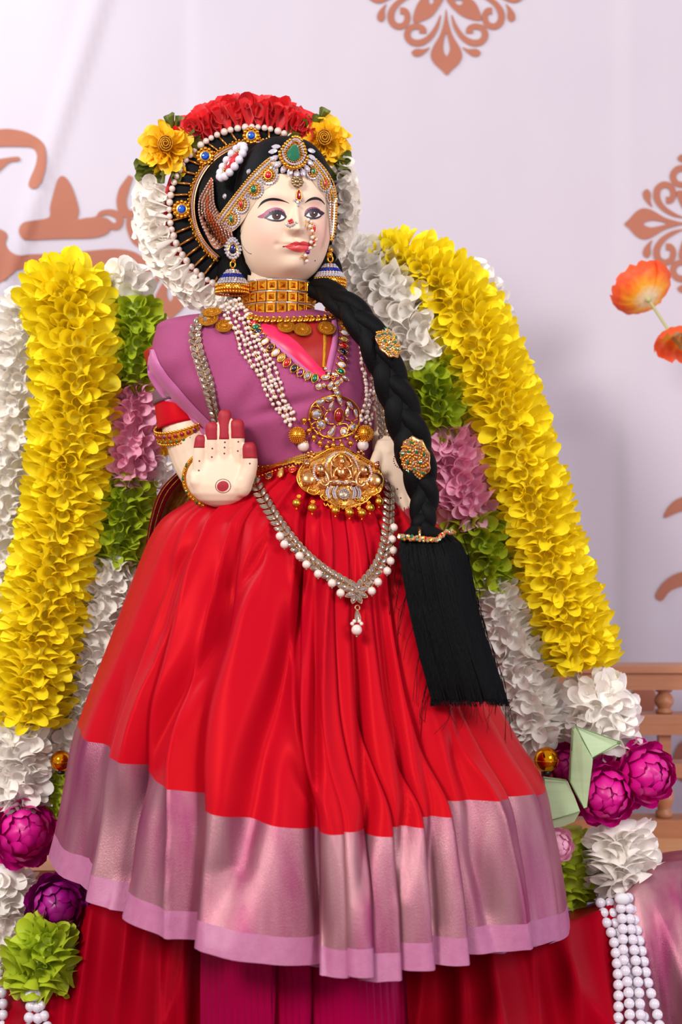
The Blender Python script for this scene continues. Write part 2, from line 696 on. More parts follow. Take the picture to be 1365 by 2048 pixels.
SPH = sphere(14, 9)
SPHL = sphere(8, 6)
GEM = gemcut(8)
OV, MQ, DR = outline('oval', 14), outline('marquise', 12), outline('drop', 14)


def ball(name, p, r, mat, parent, low=False):
    return inst(name, unit('bead_low' if low else 'bead', SPHL if low else SPH, mat), Matrix.Translation(p) @ sc(r), parent)


def stone(name, fr, rx, ry, mat, parent, out='oval', setting='gold', h=0.6, smooth=False):
    """collar with its stone as a child"""
    o2 = {'oval': OV, 'marquise': MQ, 'drop': DR}[out]
    hz = min(rx, ry)
    s_ = inst(name, unit('setting_' + out, rimset(o2), setting), fr @ sc(rx, ry, hz * 0.7), parent)
    inst('stone', unit('stone_' + out, dome(o2), mat, smooth), fr @ Matrix.Translation((0, 0, hz * 0.12 * S)) @ sc(rx * 0.95, ry * 0.95, hz * 1.1 * h / 0.6), s_)
    return s_


# ================================================================== THE SETTING
BD = -900.0


def bump_bd(px, py):
    b = 0.0
    xa = 167 - 0.30 * (py - 23)
    xb = 215 - 0.335 * (py - 6)
    if py < 1100:
        f = 1.0
        b += 5 * f * math.tanh((px - xa) / 7) - 5 * f * math.tanh((px - xb) / 7)
    b += 3.0 * math.tanh((px - 383) / 5) * (1 if py < 260 else max(0, 1 - (py - 260) / 200))
    b += 6.0 * math.tanh((px - 1244) / 9)
    b += 5.0 * math.exp(-((px - 1095) / 45.0) ** 2) * min(1, max(0, (py - 560) / 500))
    b += 4.0 * math.exp(-((px - 1310) / 60.0) ** 2) * min(1, max(0, (py - 700) / 300))
    b += 10 * noise.noise(Vector((px * 0.003, py * 0.0012, 3)))
    b += 3 * noise.noise(Vector((px * 0.012, py * 0.006, 9)))
    return b


def on_backdrop(px, py, off=0.0):
    return P(px, py, BD + bump_bd(px, py) + off)


def build_setting():
    V, F = [], []
    xs = [-700 + 12 * i for i in range(230)]
    ys = [-700 + 24 * i for i in range(118)]
    for y in ys:
        for x in xs:
            V.append(on_backdrop(x, y))
    n = len(xs)
    for j in range(len(ys) - 1):
        for i in range(n - 1):
            F.append((j * n + i, (j + 1) * n + i, (j + 1) * n + i + 1, j * n + i + 1))
    w = obj('wall_back', (V, F), 'backdrop')
    w['kind'] = 'structure'
    tag(w, 'white cloth backdrop printed with brown motifs', 'backdrop')
    del w['category']
    fl = obj('floor', (box(-3, 3, -2.6, 0.75, -0.05, 0.0)), 'floor', None, False)
    fl['kind'] = 'structure'
    fl['label'] = 'dark red platform floor under the draped cloth'

    # printed motifs, flat on the cloth
    def motif(name, loops):
        V2, F2 = cdt(loops, 9)
        Vv = [on_backdrop(v.x, v.y, 3.5) for v in V2]
        return obj(name, (Vv, [f[::-1] for f in F2]), 'print', w)

    def stroke(pts, wid, n=7):
        c = catmull([(p[0], p[1], 0) for p in pts], n)
        m = len(c)
        L_, R_ = [], []
        for i, p in enumerate(c):
            t = (c[min(i + 1, m - 1)] - c[max(i - 1, 0)]).normalized()
            s = i / (m - 1) * (len(wid) - 1)
            k = min(int(s), len(wid) - 2)
            h = (wid[k] + (wid[k + 1] - wid[k]) * (s - k)) / 2
            L_.append((p.x - t.y * h, p.y + t.x * h))
            R_.append((p.x + t.y * h, p.y - t.x * h))
        return L_ + R_[::-1]

    K = 1 / 3.592

    def rosette(cx, cy, quads=(0, 1, 2, 3), s=1.0):
        def tr(pts, q, mir):
            r = []
            for x, y in pts:
                u, v = (x - 698) * K * s, (y + 90) * K * s
                if mir:
                    u = -u
                a = q * PI / 2
                r.append((cx + u * math.cos(a) - v * math.sin(a), cy + u * math.sin(a) + v * math.cos(a)))
            return r
        leaf = sm([(698, 62), (712, 150), (742, 250), (795, 340), (812, 405), (785, 460), (735, 505), (702, 540),
                   (666, 505), (612, 455), (588, 405), (602, 340), (654, 250), (684, 150)], 3)
        hole = sm([(698, 235), (720, 310), (724, 360), (702, 403), (679, 365), (678, 310)], 3)
        curl = stroke([(738, 108), (765, 190), (815, 265), (880, 305), (945, 300), (978, 255), (960, 205), (910, 188), (868, 205), (866, 240)],
                      [8, 30, 40, 48, 48, 46, 44, 42, 44, 52])
        drop = sm([(815, 338), (860, 352), (915, 350), (946, 375), (925, 405), (885, 402), (845, 375)], 3)
        dia = sm([(712, 20), (700, -40), (740, -85), (800, -60), (890, 0), (930, 60), (950, 143), (870, 138), (790, 100)], 4)
        dh = sm([(760, 5), (800, 0), (818, 20), (795, 36), (770, 25)], 3)
        for q in quads:
            motif('printed_leaf', [tr(leaf, q, 0), tr(hole, q, 0)])
            for mir in (0, 1):
                motif('printed_curl', [tr(curl, q, mir)])
                motif('printed_drop', [tr(drop, q, mir)])
            motif('printed_leaf', [tr(dia, q, 0), tr(dh, q, 0)])

    rosette(893, -25)
    rosette(1425, 447)
    rosette(340, 468, quads=(0,), s=0.98)

    def z1(pts):
        return [(x / 3.25, 230 + y / 3.25) for x, y in pts]
    motif('printed_letter', [z1(sm([(-150, 110), (0, 92), (80, 92), (180, 115), (268, 168), (297, 232), (297, 340), (270, 430), (240, 470),
                                    (205, 478), (185, 455), (198, 405), (230, 330), (240, 260), (212, 215), (150, 205), (0, 205), (-150, 215)], 3))])
    motif('printed_letter', [z1(sm([(-80, 300), (0, 285), (110, 270), (130, 285), (115, 300), (60, 308), (0, 360), (-80, 420)], 3))])
    motif('printed_letter', [z1(sm([(405, 395), (440, 420), (480, 500), (513, 620), (502, 675), (560, 668), (620, 660), (650, 625), (710, 612),
                                    (770, 625), (803, 670), (795, 720), (760, 748), (720, 745), (690, 775), (600, 800), (400, 805), (180, 812),
                                    (135, 790), (122, 745), (150, 700), (220, 685), (318, 665), (325, 600), (350, 500), (375, 420)], 3)),
                             z1(sm([(655, 660), (700, 650), (745, 668), (756, 695), (736, 700), (700, 672)], 3))])
    motif('printed_letter', [z1(sm([(-120, 745), (20, 750), (45, 790), (35, 830), (60, 880), (120, 912), (200, 905), (400, 900), (600, 880),
                                    (750, 870), (860, 885), (930, 925), (985, 980), (960, 1050), (900, 1060), (700, 1020), (500, 1000),
                                    (150, 1000), (80, 1030), (0, 1090), (-120, 1100)], 3))])
    motif('printed_curl', [stroke([(262, 352), (248, 380), (243, 405), (250, 425), (268, 428)], [10, 20, 20, 20, 12])])
    motif('printed_curl', [stroke([(257, 430), (262, 455), (275, 480), (300, 500)], [8, 18, 22, 10])])
    motif('printed_letter', [sm([(1328, 1036), (1345, 1005), (1380, 992), (1430, 1010), (1440, 1040), (1395, 1020), (1360, 1024)], 3)])
    motif('printed_letter', [sm([(1312, 1190), (1335, 1158), (1375, 1142), (1440, 1150), (1450, 1185), (1390, 1170), (1345, 1180), (1325, 1202)], 3)])
    motif('printed_letter', [sm([(1262, 1425), (1268, 1375), (1290, 1362), (1312, 1385), (1310, 1420), (1300, 1436)], 3)])
    motif('printed_letter', [sm([(1345, 1540), (1358, 1490), (1390, 1480), (1410, 1520), (1400, 1560), (1370, 1565)], 3)])
    motif('printed_letter', [sm([(-60, 700), (0, 690), (22, 705), (12, 760), (0, 790), (-60, 800)], 3)])


build_setting()


def build_bench():
    t = thing('wooden_bench', 'wooden bench with turned baluster back rail at the right edge', 'bench', U(700, 2250, -350))
    d0, d1 = -560.0, -500.0

    def bar(name, x0, x1, l0, l1, da, db, mat='wood'):
        a, b = U(x0, l1, da), U(x1, l0, db)
        return obj(name, box(a.x, b.x, min(a.y, b.y), max(a.y, b.y), a.z, b.z), mat, t, False)

    def lv(py, d=-500):
        return CY + (py - CY) * (D - d) / D

    def xx(px, d=-500):
        return CX + (px - CX) * (D - d) / D
    X0, X1 = -150, 1750
    bar('top_rail', X0, X1, lv(1345), lv(1380), -575, -500)
    bar('rail_cap', X0, X1, lv(1332), lv(1345), -590, -488)
    bar('middle_rail', X0, X1, lv(1430), lv(1450), -570, -505)
    bar('middle_rail', X0, X1, lv(1450), lv(1470), -565, -498)
    bar('lower_rail', X0, X1, lv(1528), lv(1556), -570, -500)
    bar('base_rail', X0, X1, lv(1640), lv(1676), -580, -495)
    prof_u = [(13, 0), (15, 2), (15, 8), (11, 10), (12, 13), (17, 22), (18, 28), (16, 36), (11, 44), (10, 46), (15, 48), (15, 55)]
    cxs = [xx(1335) + 150 * k for k in range(-9, 3)]
    hu = lv(1430) - lv(1380)
    hl = lv(1640) - lv(1556)
    for cx in cxs:
        for top, h in ((lv(1430), hu), (lv(1640), hl)):
            pr = [(r * 1.32, y / 55 * h) for r, y in prof_u]
            key = 'baluster_%d' % int(h)
            inst('baluster', unit(key, lathe(pr, 16), 'wood'), Matrix.Translation(U(cx, top, -535)) @ sc(1), t)
        a = U(cx - 14, lv(1528), -549)
        b = U(cx + 14, lv(1470), -521)
        obj('square_post', box(a.x, b.x, b.y, a.y, a.z, b.z), 'wood', t, False)
    bar('seat', X0, X1, lv(1676), lv(1676) + 36, -590, -165, 'seatwood')
    for x in (-80, 1680):
        for d in (-560, -210):
            bar('leg', x - 25, x + 25, lv(1676) + 36, CY + ZC / S, d - 25, d + 25)


build_bench()
# ================================================================== THE DOLL
doll = thing('goddess_doll', 'dressed goddess doll with raised right palm, red silk skirt and mauve drape', 'doll', U(620, 2524, 0))

# ---- head
HA, HB, HC = 93.0, 143.0, 104.0
YAW, PIT = math.radians(16), math.radians(7)
HCEN = P(567, 427, 20)
_f = Vector((math.sin(YAW) * math.cos(PIT), -math.cos(YAW) * math.cos(PIT), -math.sin(PIT)))
_r = Vector((math.cos(YAW), math.sin(YAW), 0))
_u = _r.cross(_f)
if _u.z < 0:
    _u = -_u


def H(x, y, z):
    return HCEN + (_r * x + _f * y + _u * z) * S


def g2(x, z, cx, cz, sx, sz):
    return math.exp(-((x - cx) / sx) ** 2 - ((z - cz) / sz) ** 2)


def face_bump(x, z):
    b = 0.0
    ax = abs(x)
    # nose ridge, tip and wings
    if -60 < z < 40:
        t = (10 - z) / 46.0
        hgt = smooth_table([(-0.6, 0), (0, 4), (0.4, 9), (0.8, 21), (1.0, 26), (1.12, 18), (1.28, 2), (1.5, 0)], t)
        wid = 6.5 + 4.2 * max(0, min(1, t))
        b += hgt * math.exp(-(x / wid) ** 2)
    b += 8 * g2(ax, z, 13, -35, 6.5, 6)
    b -= 2.0 * g2(ax, z, 22, -40, 5, 10)
    b -= 6.5 * g2(ax, z, 36, 3, 22, 13)
    b += 4.5 * g2(ax, z, 37, 0, 15, 9)
    b += 2.0 * g2(ax, z, 34, 26, 26, 8)
    b += 5.0 * g2(ax, z, 0, -66, 26, 14)
    b += 3.0 * g2(ax, z, 7, -60, 13, 4.5)
    b += 4.0 * g2(ax, z, 0, -72, 15, 5.0)
    b -= 2.6 * g2(ax, z, 0, -65.5, 22, 1.8)
    b -= 3.0 * g2(ax, z, 34, -66, 5, 5)
    b -= 2.5 * g2(ax, z, 0, -50, 4, 6)
    b -= 2.5 * g2(ax, z, 0, -84, 18, 6)
    b += 8.0 * g2(ax, z, 0, -106, 24, 15)
    b += 5.0 * g2(ax, z, 50, -48, 26, 26)
    return b


def head_local(th, ph):
    """th 0..pi from the crown down, ph 0 = front, angle round"""
    p = 2.45
    dx, dy, dz = math.sin(th) * math.sin(ph), math.sin(th) * math.cos(ph), math.cos(th)
    q = (abs(dx / HA) ** p + abs(dy / HC) ** p + abs(dz / HB) ** p) ** (-1 / p)
    x, y, z = dx * q, dy * q, dz * q
    if z < -30:                       # narrower, rounder jaw at the back
        k = min(1, (-30 - z) / 100)
        if y < 20:
            y *= 1 - 0.25 * k
    if y > 0:
        w = min(1, y / 35.0)
        y += face_bump(x, z) * w
    return x, y, z


NT, NP = 170, 220
HV, HL, HF = [], [], []
for i in range(NT + 1):
    th = 0.02 + (PI - 0.04) * i / NT
    for j in range(NP):
        u = j / NP * 2 - 1
        ph = PI * (0.55 * u + 0.45 * u ** 3)          # denser at the front
        l = head_local(th, ph)
        HL.append(l)
        HV.append(H(*l))
for i in range(NT):
    for j in range(NP):
        HF.append((i * NP + j, i * NP + (j + 1) % NP, (i + 1) * NP + (j + 1) % NP, (i + 1) * NP + j))
HF.append(tuple(range(NP))[::-1])
HF.append(tuple(NT * NP + j for j in range(NP)))
TH = tree_of([(HV, HF)])

# ---- arms, hand, neck: rough pieces merged into one skin
rough = Bag()


def chain(pts, rad, n=18, blunt=1.0):
    P3 = catmull([P(*p) for p in pts], 4)
    rr = []
    for i in range(len(P3)):
        s = i / (len(P3) - 1) * (len(rad) - 1)
        k = min(int(s), len(rad) - 2)
        rr.append((rad[k] + (rad[k + 1] - rad[k]) * (s - k)) * S)
    rough.add(capsule(P3, rr, n, blunt))


def slab(rows):
    """rows of (py, xl, xr, d, thickness): a rounded loft"""
    V, F = [], []
    n = 20
    for py, xl, xr, d, th in rows:
        for k in range(n):
            a = 2 * PI * k / n
            c, s = math.cos(a), math.sin(a)
            ex = math.copysign(abs(c) ** 0.75, c)
            V.append(P((xl + xr) / 2 + (xr - xl) / 2 * ex, py, d + th * math.copysign(abs(s) ** 0.9, s)))
    for i in range(len(rows) - 1):
        for k in range(n):
            F.append((i * n + k, (i + 1) * n + k, (i + 1) * n + (k + 1) % n, i * n + (k + 1) % n)[::-1])
    F.append(tuple(range(n)))
    F.append(tuple((len(rows) - 1) * n + k for k in range(n))[::-1])
    rough.add((V, F))


chain([(557, 500, 0), (558, 560, -4), (558, 640, -8), (560, 720, -15)], [60, 63, 66, 90])          # neck into chest
chain([(560, 700, -20), (590, 800, -10), (630, 930, 0)], [95, 92, 85])                             # trunk under the drape
chain([(520, 680, -20), (420, 690, -10), (360, 720, -5), (357, 790, 0), (373, 860, 4), (397, 925, 14), (424, 966, 46), (441, 968, 92)],
      [60, 52, 44, 43, 48, 49, 44, 40])                                                              # raised arm
slab([(906, 412, 488, 128, 8), (913, 404, 493, 128, 14), (930, 388, 496, 128, 17), (950, 377, 503, 127, 21), (970, 375, 506, 125, 25),
      (987, 382, 498, 122, 26), (1001, 397, 480, 118, 22), (1010, 416, 462, 114, 14), (1014, 430, 450, 112, 6)])
HAND = {'pinky': ([(399, 940, 130), (399, 912, 134), (402, 882, 138)], [13.2, 13.2, 11.6], 896),
        'ring': ([(425, 922, 130), (425, 890, 136), (425, 858, 140)], [13.4, 13.4, 13.2], 880),
        'middle': ([(449, 920, 130), (449, 878, 137), (450, 833, 140)], [13.2, 13.2, 12.6], 879),
        'index': ([(476, 918, 130), (475, 885, 136), (474, 853, 140)], [14.2, 14.2, 14.2], 877),
        'thumb': ([(484, 972, 132), (500, 932, 142), (499, 898, 148)], [20, 15, 13], 917)}
for k_, (pts_, rad_, cut_) in HAND.items():
    chain(pts_, rad_, 16, 0.55)
slab([(945, 478, 502, 140, 10), (958, 470, 504, 138, 16), (975, 462, 500, 136, 16), (992, 452, 488, 132, 10)])   # ball of the thumb
slab([(948, 380, 404, 138, 8), (965, 379, 408, 136, 13), (985, 388, 414, 132, 9)])
# lowered arm and hand
chain([(600, 680, -20), (700, 690, -15), (752, 735, -12), (772, 820, -10), (772, 880, 30), (780, 905, 62)], [60, 50, 40, 36, 34, 30])
slab([(880, 752, 806, 70, 14), (900, 748, 820, 72, 18), (930, 752, 832, 74, 20), (960, 762, 838, 76, 18), (985, 776, 842, 78, 13)])
LOW = [([(785, 978, 78), (792, 1005, 84), (799, 1030, 86)], [10, 10, 9]), ([(802, 982, 80), (811, 1012, 86), (819, 1040, 88)], [10.5, 10, 9]),
       ([(819, 980, 80), (830, 1010, 86), (838, 1036, 88)], [10.5, 10, 9]), ([(833, 970, 78), (846, 996, 84), (855, 1018, 86)], [9.5, 9, 8]),
       ([(758, 910, 78), (748, 935, 92), (750, 958, 98)], [13, 11, 9])]
for pts_, rad_ in LOW:
    chain(pts_, rad_, 14)


def remesh(VF, voxel, smooth_it):
    me = mesh('tmp', VF[0], VF[1], 'skin')
    o = bpy.data.objects.new('tmp', me)
    COL.objects.link(o)
    m = o.modifiers.new('r', 'REMESH')
    m.mode = 'VOXEL'
    m.voxel_size = voxel * S
    s = o.modifiers.new('s', 'SMOOTH')
    s.factor = 0.5
    s.iterations = smooth_it
    dg = bpy.context.evaluated_depsgraph_get()
    ev = o.evaluated_get(dg)
    e = ev.to_mesh()
    V = [v.co.copy() for v in e.vertices]
    F = [tuple(p.vertices) for p in e.polygons]
    ev.to_mesh_clear()
    bpy.data.objects.remove(o, do_unlink=True)
    return V, F


SKIN = remesh(rough.VF, 2.4, 5)
body = Bag().add((HV, HF)).add(SKIN)
# ears
for sx in (-1, 1):
    Ev, Ef = sphere(14, 10)
    Ev = [H(sx * (88 + v.x * 7), 0 + v.y * 13 + 4 * v.z, -38 + v.z * 24) for v in Ev]
    body.add((Ev, Ef))


def skin_mat():
    m = M['skin']
    N, L = m.node_tree.nodes, m.node_tree.links
    b = N['Principled BSDF']
    src = b.inputs['Base Color'].links[0].from_socket
    geo = N.new('ShaderNodeTexCoord')
    last = src
    for c, r, col, amt in ((H(-52, 80, -40), 34, (238, 176, 164), 0.5), (H(56, 80, -40), 34, (238, 176, 164), 0.6),
                           (H(-38, 90, 18), 15, (226, 170, 160), 0.55), (H(40, 90, 18), 15, (226, 170, 160), 0.55)):
        vm = N.new('ShaderNodeVectorMath')
        vm.operation = 'DISTANCE'
        vm.inputs[1].default_value = c
        L.new(geo.outputs['Object'], vm.inputs[0])
        mr = N.new('ShaderNodeMapRange')
        mr.interpolation_type = 'SMOOTHSTEP'
        mr.inputs[1].default_value = 0.004
        mr.inputs[2].default_value = r * 1.5 * S
        mr.inputs[3].default_value = amt
        mr.inputs[4].default_value = 0
        L.new(vm.outputs['Value'], mr.inputs[0])
        mx = N.new('ShaderNodeMix')
        mx.data_type = 'RGBA'
        mx.inputs[7].default_value = lin(col)
        L.new(mr.outputs[0], mx.inputs[0])
        L.new(last, mx.inputs[6])
        last = mx.outputs[2]
    L.new(last, b.inputs['Base Color'])


skin_mat()
body_o = obj('body', body.VF, 'skin', doll, label='pale cream painted face, neck, arms and raised open palm')
TB = tree_of([SKIN])


# ---- painted face
def c1(pts):
    return [(470 + x / 5.6875, 320 + y / 5.6875) for x, y in pts]


def paint(name, pts, off, mat, n=5, sp=2.5):
    return decal(name, sm(c1(pts), n), TH, off, mat, body_o, sp)


paint('eyeshadow', [(258, 645), (322, 608), (372, 566), (440, 541), (508, 545), (556, 572), (579, 620), (560, 640), (520, 612), (450, 606), (400, 626), (350, 655), (300, 662)], 0.35, 'shadow')
paint('eyeshadow', [(793, 605), (815, 562), (868, 534), (930, 538), (980, 572), (1020, 605), (985, 628), (950, 600), (900, 585), (850, 595), (812, 620), (797, 632)], 0.35, 'shadow')
for side, wp, ic, ir in ((0, [(352, 652), (405, 615), (455, 600), (510, 602), (552, 628), (574, 650), (550, 672), (500, 684), (430, 680), (382, 667)], (474, 632), 52),
                         (1, [(797, 628), (835, 592), (880, 575), (928, 577), (962, 600), (990, 622), (955, 648), (900, 660), (840, 650)], (896, 606), 48)):
    ew = paint('eye', wp, 0.5, 'eyewhite')
    wpx = c1(wp)

    def clip(pts):
        # keep an iris inside the lids by pulling points towards its centre line
        cx, cy = c1([ic])[0]
        top = min(p[1] for p in wpx) + 0.6
        bot = max(p[1] for p in wpx) - 0.9
        return [(x, min(max(y, top), bot)) for x, y in pts]
    cx, cy = c1([ic])[0]
    r = ir / 5.6875
    decal('iris_rim', clip(circ(cx, cy, r, r, 24)), TH, 0.65, 'black', ew, 2)
    decal('iris', clip(circ(cx, cy, r * 0.86, r * 0.86, 24)), TH, 0.8, 'iris', ew, 2)
    decal('pupil', circ(cx + 0.6, cy - 0.3, r * 0.42, r * 0.42, 18), TH, 0.95, 'black', ew, 2)
    decal('glint', circ(cx + 1.4, cy - 0.9, 1.3, 1.3, 10), TH, 1.1, 'eyewhite', ew, 2)
paint('upper_liner', [(338, 662), (390, 606), (448, 574), (510, 572), (558, 598), (588, 640), (578, 660), (550, 636), (505, 612), (455, 612), (405, 630), (365, 660)], 1.2, 'liner')
paint('upper_liner', [(790, 634), (828, 580), (880, 553), (934, 553), (976, 582), (1020, 604), (986, 632), (956, 608), (925, 588), (880, 588), (838, 604), (806, 634)], 1.2, 'liner')
paint('lower_liner', [(344, 654), (382, 664), (430, 677), (500, 681), (550, 667), (582, 640), (580, 664), (545, 690), (498, 700), (428, 695), (376, 680)], 1.2, 'liner')
paint('lower_liner', [(793, 628), (838, 644), (900, 654), (955, 641), (994, 615), (986, 638), (955, 662), (900, 674), (834, 663)], 1.2, 'liner')
for ex, pts in ((0, [(400, 606), (430, 592), (462, 583), (495, 582), (525, 590), (550, 604)]), (1, [(840, 580), (862, 568), (885, 562), (908, 560), (930, 563), (955, 576), (985, 598)])):
    for (x, y) in pts:
        a = c1([(x, y), (x + (x - (470 if not ex else 895)) * 0.16, y - 20)])
        q = [cast(px, py, TH, 60)[0] + Vector((0, -1.4 * S, 0)) for px, py in a]
        obj('eyelash', tube(q, [0.55 * S, 0.12 * S], 5), 'black', body_o)
for pts in ([(258, 553), (300, 482), (350, 447), (420, 431), (490, 437), (550, 456), (600, 480), (620, 494), (560, 474), (490, 463), (420, 460), (362, 472), (312, 500), (277, 532)],
            [(795, 492), (832, 450), (880, 426), (930, 422), (980, 444), (1016, 485), (1024, 508), (985, 472), (940, 454), (890, 454), (850, 464), (817, 480)]):
    paint('eyebrow', pts, 0.5, 'black')
paint('upper_lip', [(550, 984), (600, 966), (650, 944), (698, 926), (738, 936), (778, 924), (830, 938), (875, 962), (888, 972), (835, 972), (780, 972), (738, 968), (690, 972), (620, 983)], 0.5, 'lipu')
paint('lower_lip', [(572, 986), (620, 984), (690, 973), (738, 969), (780, 973), (835, 973), (886, 975), (862, 1005), (818, 1035), (762, 1049), (690, 1041), (630, 1018)], 0.45, 'lipl')
paint('mouth_corner', [(540, 984), (558, 976), (572, 983), (556, 992)], 0.7, 'hennadark', 3)
paint('lip_line', [(556, 985), (620, 980), (690, 969), (738, 965), (790, 969), (850, 969), (850, 973), (790, 973), (738, 970), (690, 974), (620, 985)], 0.8, 'hennadark', 3)
decal('beauty_mark', circ(630.5, 521.5, 1.3, 1.3, 10), TH, 0.5, 'black', body_o, 2)
_q = [cast(x, y, TH, 60)[0] + Vector((0, -0.6 * S, 0)) for x, y in c1([(60, 770), (72, 810), (66, 860), (72, 920), (95, 985), (125, 1030), (160, 1060), (190, 1068)])]
obj('painted_curl', tube(catmull(_q, 4), 0.45 * S, 5), 'black', body_o)

# ---- painted hand
for k_, (pts_, rad_, cut_) in HAND.items():
    P3 = catmull([P(*p) for p in pts_], 10)
    zc = P(0, cut_, pts_[-1][2]).z
    keep = [p for p in P3 if p.z >= zc]
    rr = []
    for p in keep:
        s = P3.index(p) / (len(P3) - 1) * (len(rad_) - 1)
        k = min(int(s), len(rad_) - 2)
        rr.append((rad_[k] + (rad_[k + 1] - rad_[k]) * (s - k) + 0.25) * S)
    V, F = capsule(keep, rr, 20, 0.55)
    # flat cut at the lower end
    V = [Vector((v.x, v.y, max(v.z, zc))) for v in V]
    obj('painted_fingertip', (V, F), 'henna', body_o)
for pts_, rad_ in LOW:
    P3 = catmull([P(*p) for p in pts_], 8)[9:]
    rr = [(rad_[2] + 0.6) * S] * len(P3)
    obj('painted_fingertip', capsule(P3, rr, 14), 'henna', body_o)
for x, y, r in ((399, 922, 1.8), (398, 941, 1.8), (425, 897, 1.8), (424, 914, 1.8), (450, 884.5, 1.8), (449.5, 895, 1.8), (449, 907, 1.8),
                (477, 883.5, 1.7), (476, 902, 1.7), (500, 927, 1.7), (795, 978, 1.8), (802, 996, 1.8)):
    decal('palm_dot', circ(x, y, r, r, 10), TB, 0.4, 'hennadark', body_o, 3)
decal('palm_circle', circ(446, 972.5, 12, 10.5, 26, -0.35), TB, 0.4, 'henna', body_o, 3)
for k in range(30):
    a = 2 * PI * k / 30
    x, y = 446.5 + 15.2 * math.cos(a), 972 + 13.6 * math.sin(a)
    decal('palm_ring_mark', circ(x, y, 0.9, 1.5, 7, a), TB, 0.4, 'hennadark', body_o, 3)
for k in range(12):
    a = PI * 0.5 + PI * k / 11
    decal('palm_ring_mark', circ(803 + 15 * math.cos(a), 920 + 16 * math.sin(a), 1.4, 1.4, 7), TB, 0.4, 'hennadark', body_o, 3)

# ---- hair
hv, hmap, hf = [], {}, []
HLINE = [(0, 70), (30, 66), (48, 52), (62, 24), (72, -14), (78, -50), (84, -110), (90, -160), (180, -160)]


def hair_s(l):
    x, y, z = l
    al = math.degrees(math.atan2(abs(x), y))
    return z - smooth_table(HLINE, al)


for i in range(NT + 1):
    for j in range(NP):
        l = HL[i * NP + j]
        s = hair_s(l)
        if s > -6:
            k = max(0.0, min(1.0, (s + 6) / 26.0))
            k = k * k * (3 - 2 * k)
            m = 0.992 + 0.055 * k
            y = l[1]
            back = 1.0 + (0.14 if y < 0 else 0.0)
            hmap[(i, j)] = len(hv)
            hv.append(H(l[0] * m, y * m * back, l[2] * m))
for i in range(NT):
    for j in range(NP):
        q = [(i, j), (i, (j + 1) % NP), (i + 1, (j + 1) % NP), (i + 1, j)]
        if all(k in hmap for k in q):
            hf.append(tuple(hmap[k] for k in q))
HAIRCAP = (hv, hf)


def ellipsoid(px, py, d, rx, ry, rd, n=40, m=26):
    V, F = sphere(n, m)
    c = P(px, py, d)
    return [c + Vector((v.x * rx, v.y * rd, v.z * ry)) * S for v in V], F


BACKHAIR = ellipsoid(522, 402, -28, 126, 117, 52)
hair_o = obj('hair', HAIRCAP, 'hair', doll)
obj('back_hair', BACKHAIR, 'hair', doll)
obj('nape_hair', ellipsoid(560, 545, -52, 128, 78, 42), 'hair', doll)
TT = tree_of([HAIRCAP, BACKHAIR, (HV, HF)])

# ---- mauve drape over the torso
TROWS = [(622, 480, 640, 40, 40), (628, 424, 670, 56, 50), (634, 368, 696, 70, 56), (646, 322, 714, 84, 62), (665, 312, 727, 95, 66), (700, 304, 737, 110, 70),
         (735, 298, 744, 118, 74), (775, 322, 748, 122, 76), (815, 362, 750, 120, 76), (855, 408, 752, 115, 76), (895, 462, 755, 108, 76), (935, 500, 758, 100, 76), (975, 512, 762, 92, 76)]


def torso_at(lev, a):
    g = lambda k: smooth_table([(r[0], r[k]) for r in TROWS], lev)
    xl, xr, f, b = g(1), g(2), g(3), g(4)
    cx, hw = (xl + xr) / 2, (xr - xl) / 2
    s, c = math.sin(a), math.cos(a)
    x = cx + hw * math.copysign(abs(s) ** 0.85, s)
    d = (f * abs(c) ** 0.8) if c > 0 else -(b * abs(c) ** 0.8)
    if c > 0:
        # bust, soft folds running down towards the waist
        d += 14 * c * (g2(x, lev, 590, 765, 55, 60) + g2(x, lev, 690, 765, 45, 60))
        q = (lev - 640) + (x - 420) * 0.55
        d += 3.6 * c * math.sin(q * 0.05 + 2.5 * noise.noise(Vector((x * 0.012, lev * 0.006, 1)))) * min(1, max(0, (lev - 640) / 60))
        d += 3.0 * c * (1 - 2 * abs(noise.noise(Vector((x * 0.014 + lev * 0.008, lev * 0.004 - x * 0.004, 6)))))
        d += 5 * c * noise.noise(Vector((x * 0.018, lev * 0.009, 4)))
        # the deep tuck under the bust
        q = lev - (838 - (x - 520) * 0.28)
        d -= 9 * math.exp(-(q / 12.0) ** 2) * math.exp(-((x - 570) / 60.0) ** 2)
    return U(x, lev, d)


tv, tf = [], []
NA = 120
LV = [622 + 353 * i / 90 for i in range(91)]
for lv_ in LV:
    for k in range(NA):
        tv.append(torso_at(lv_, 2 * PI * k / NA))
for i in range(len(LV) - 1):
    for k in range(NA):
        tf.append((i * NA + k, i * NA + (k + 1) % NA, (i + 1) * NA + (k + 1) % NA, (i + 1) * NA + k))
TORSO = (tv, tf)
drape = obj('mauve_drape', TORSO, 'tissue', doll)
TTOR = tree_of([TORSO])


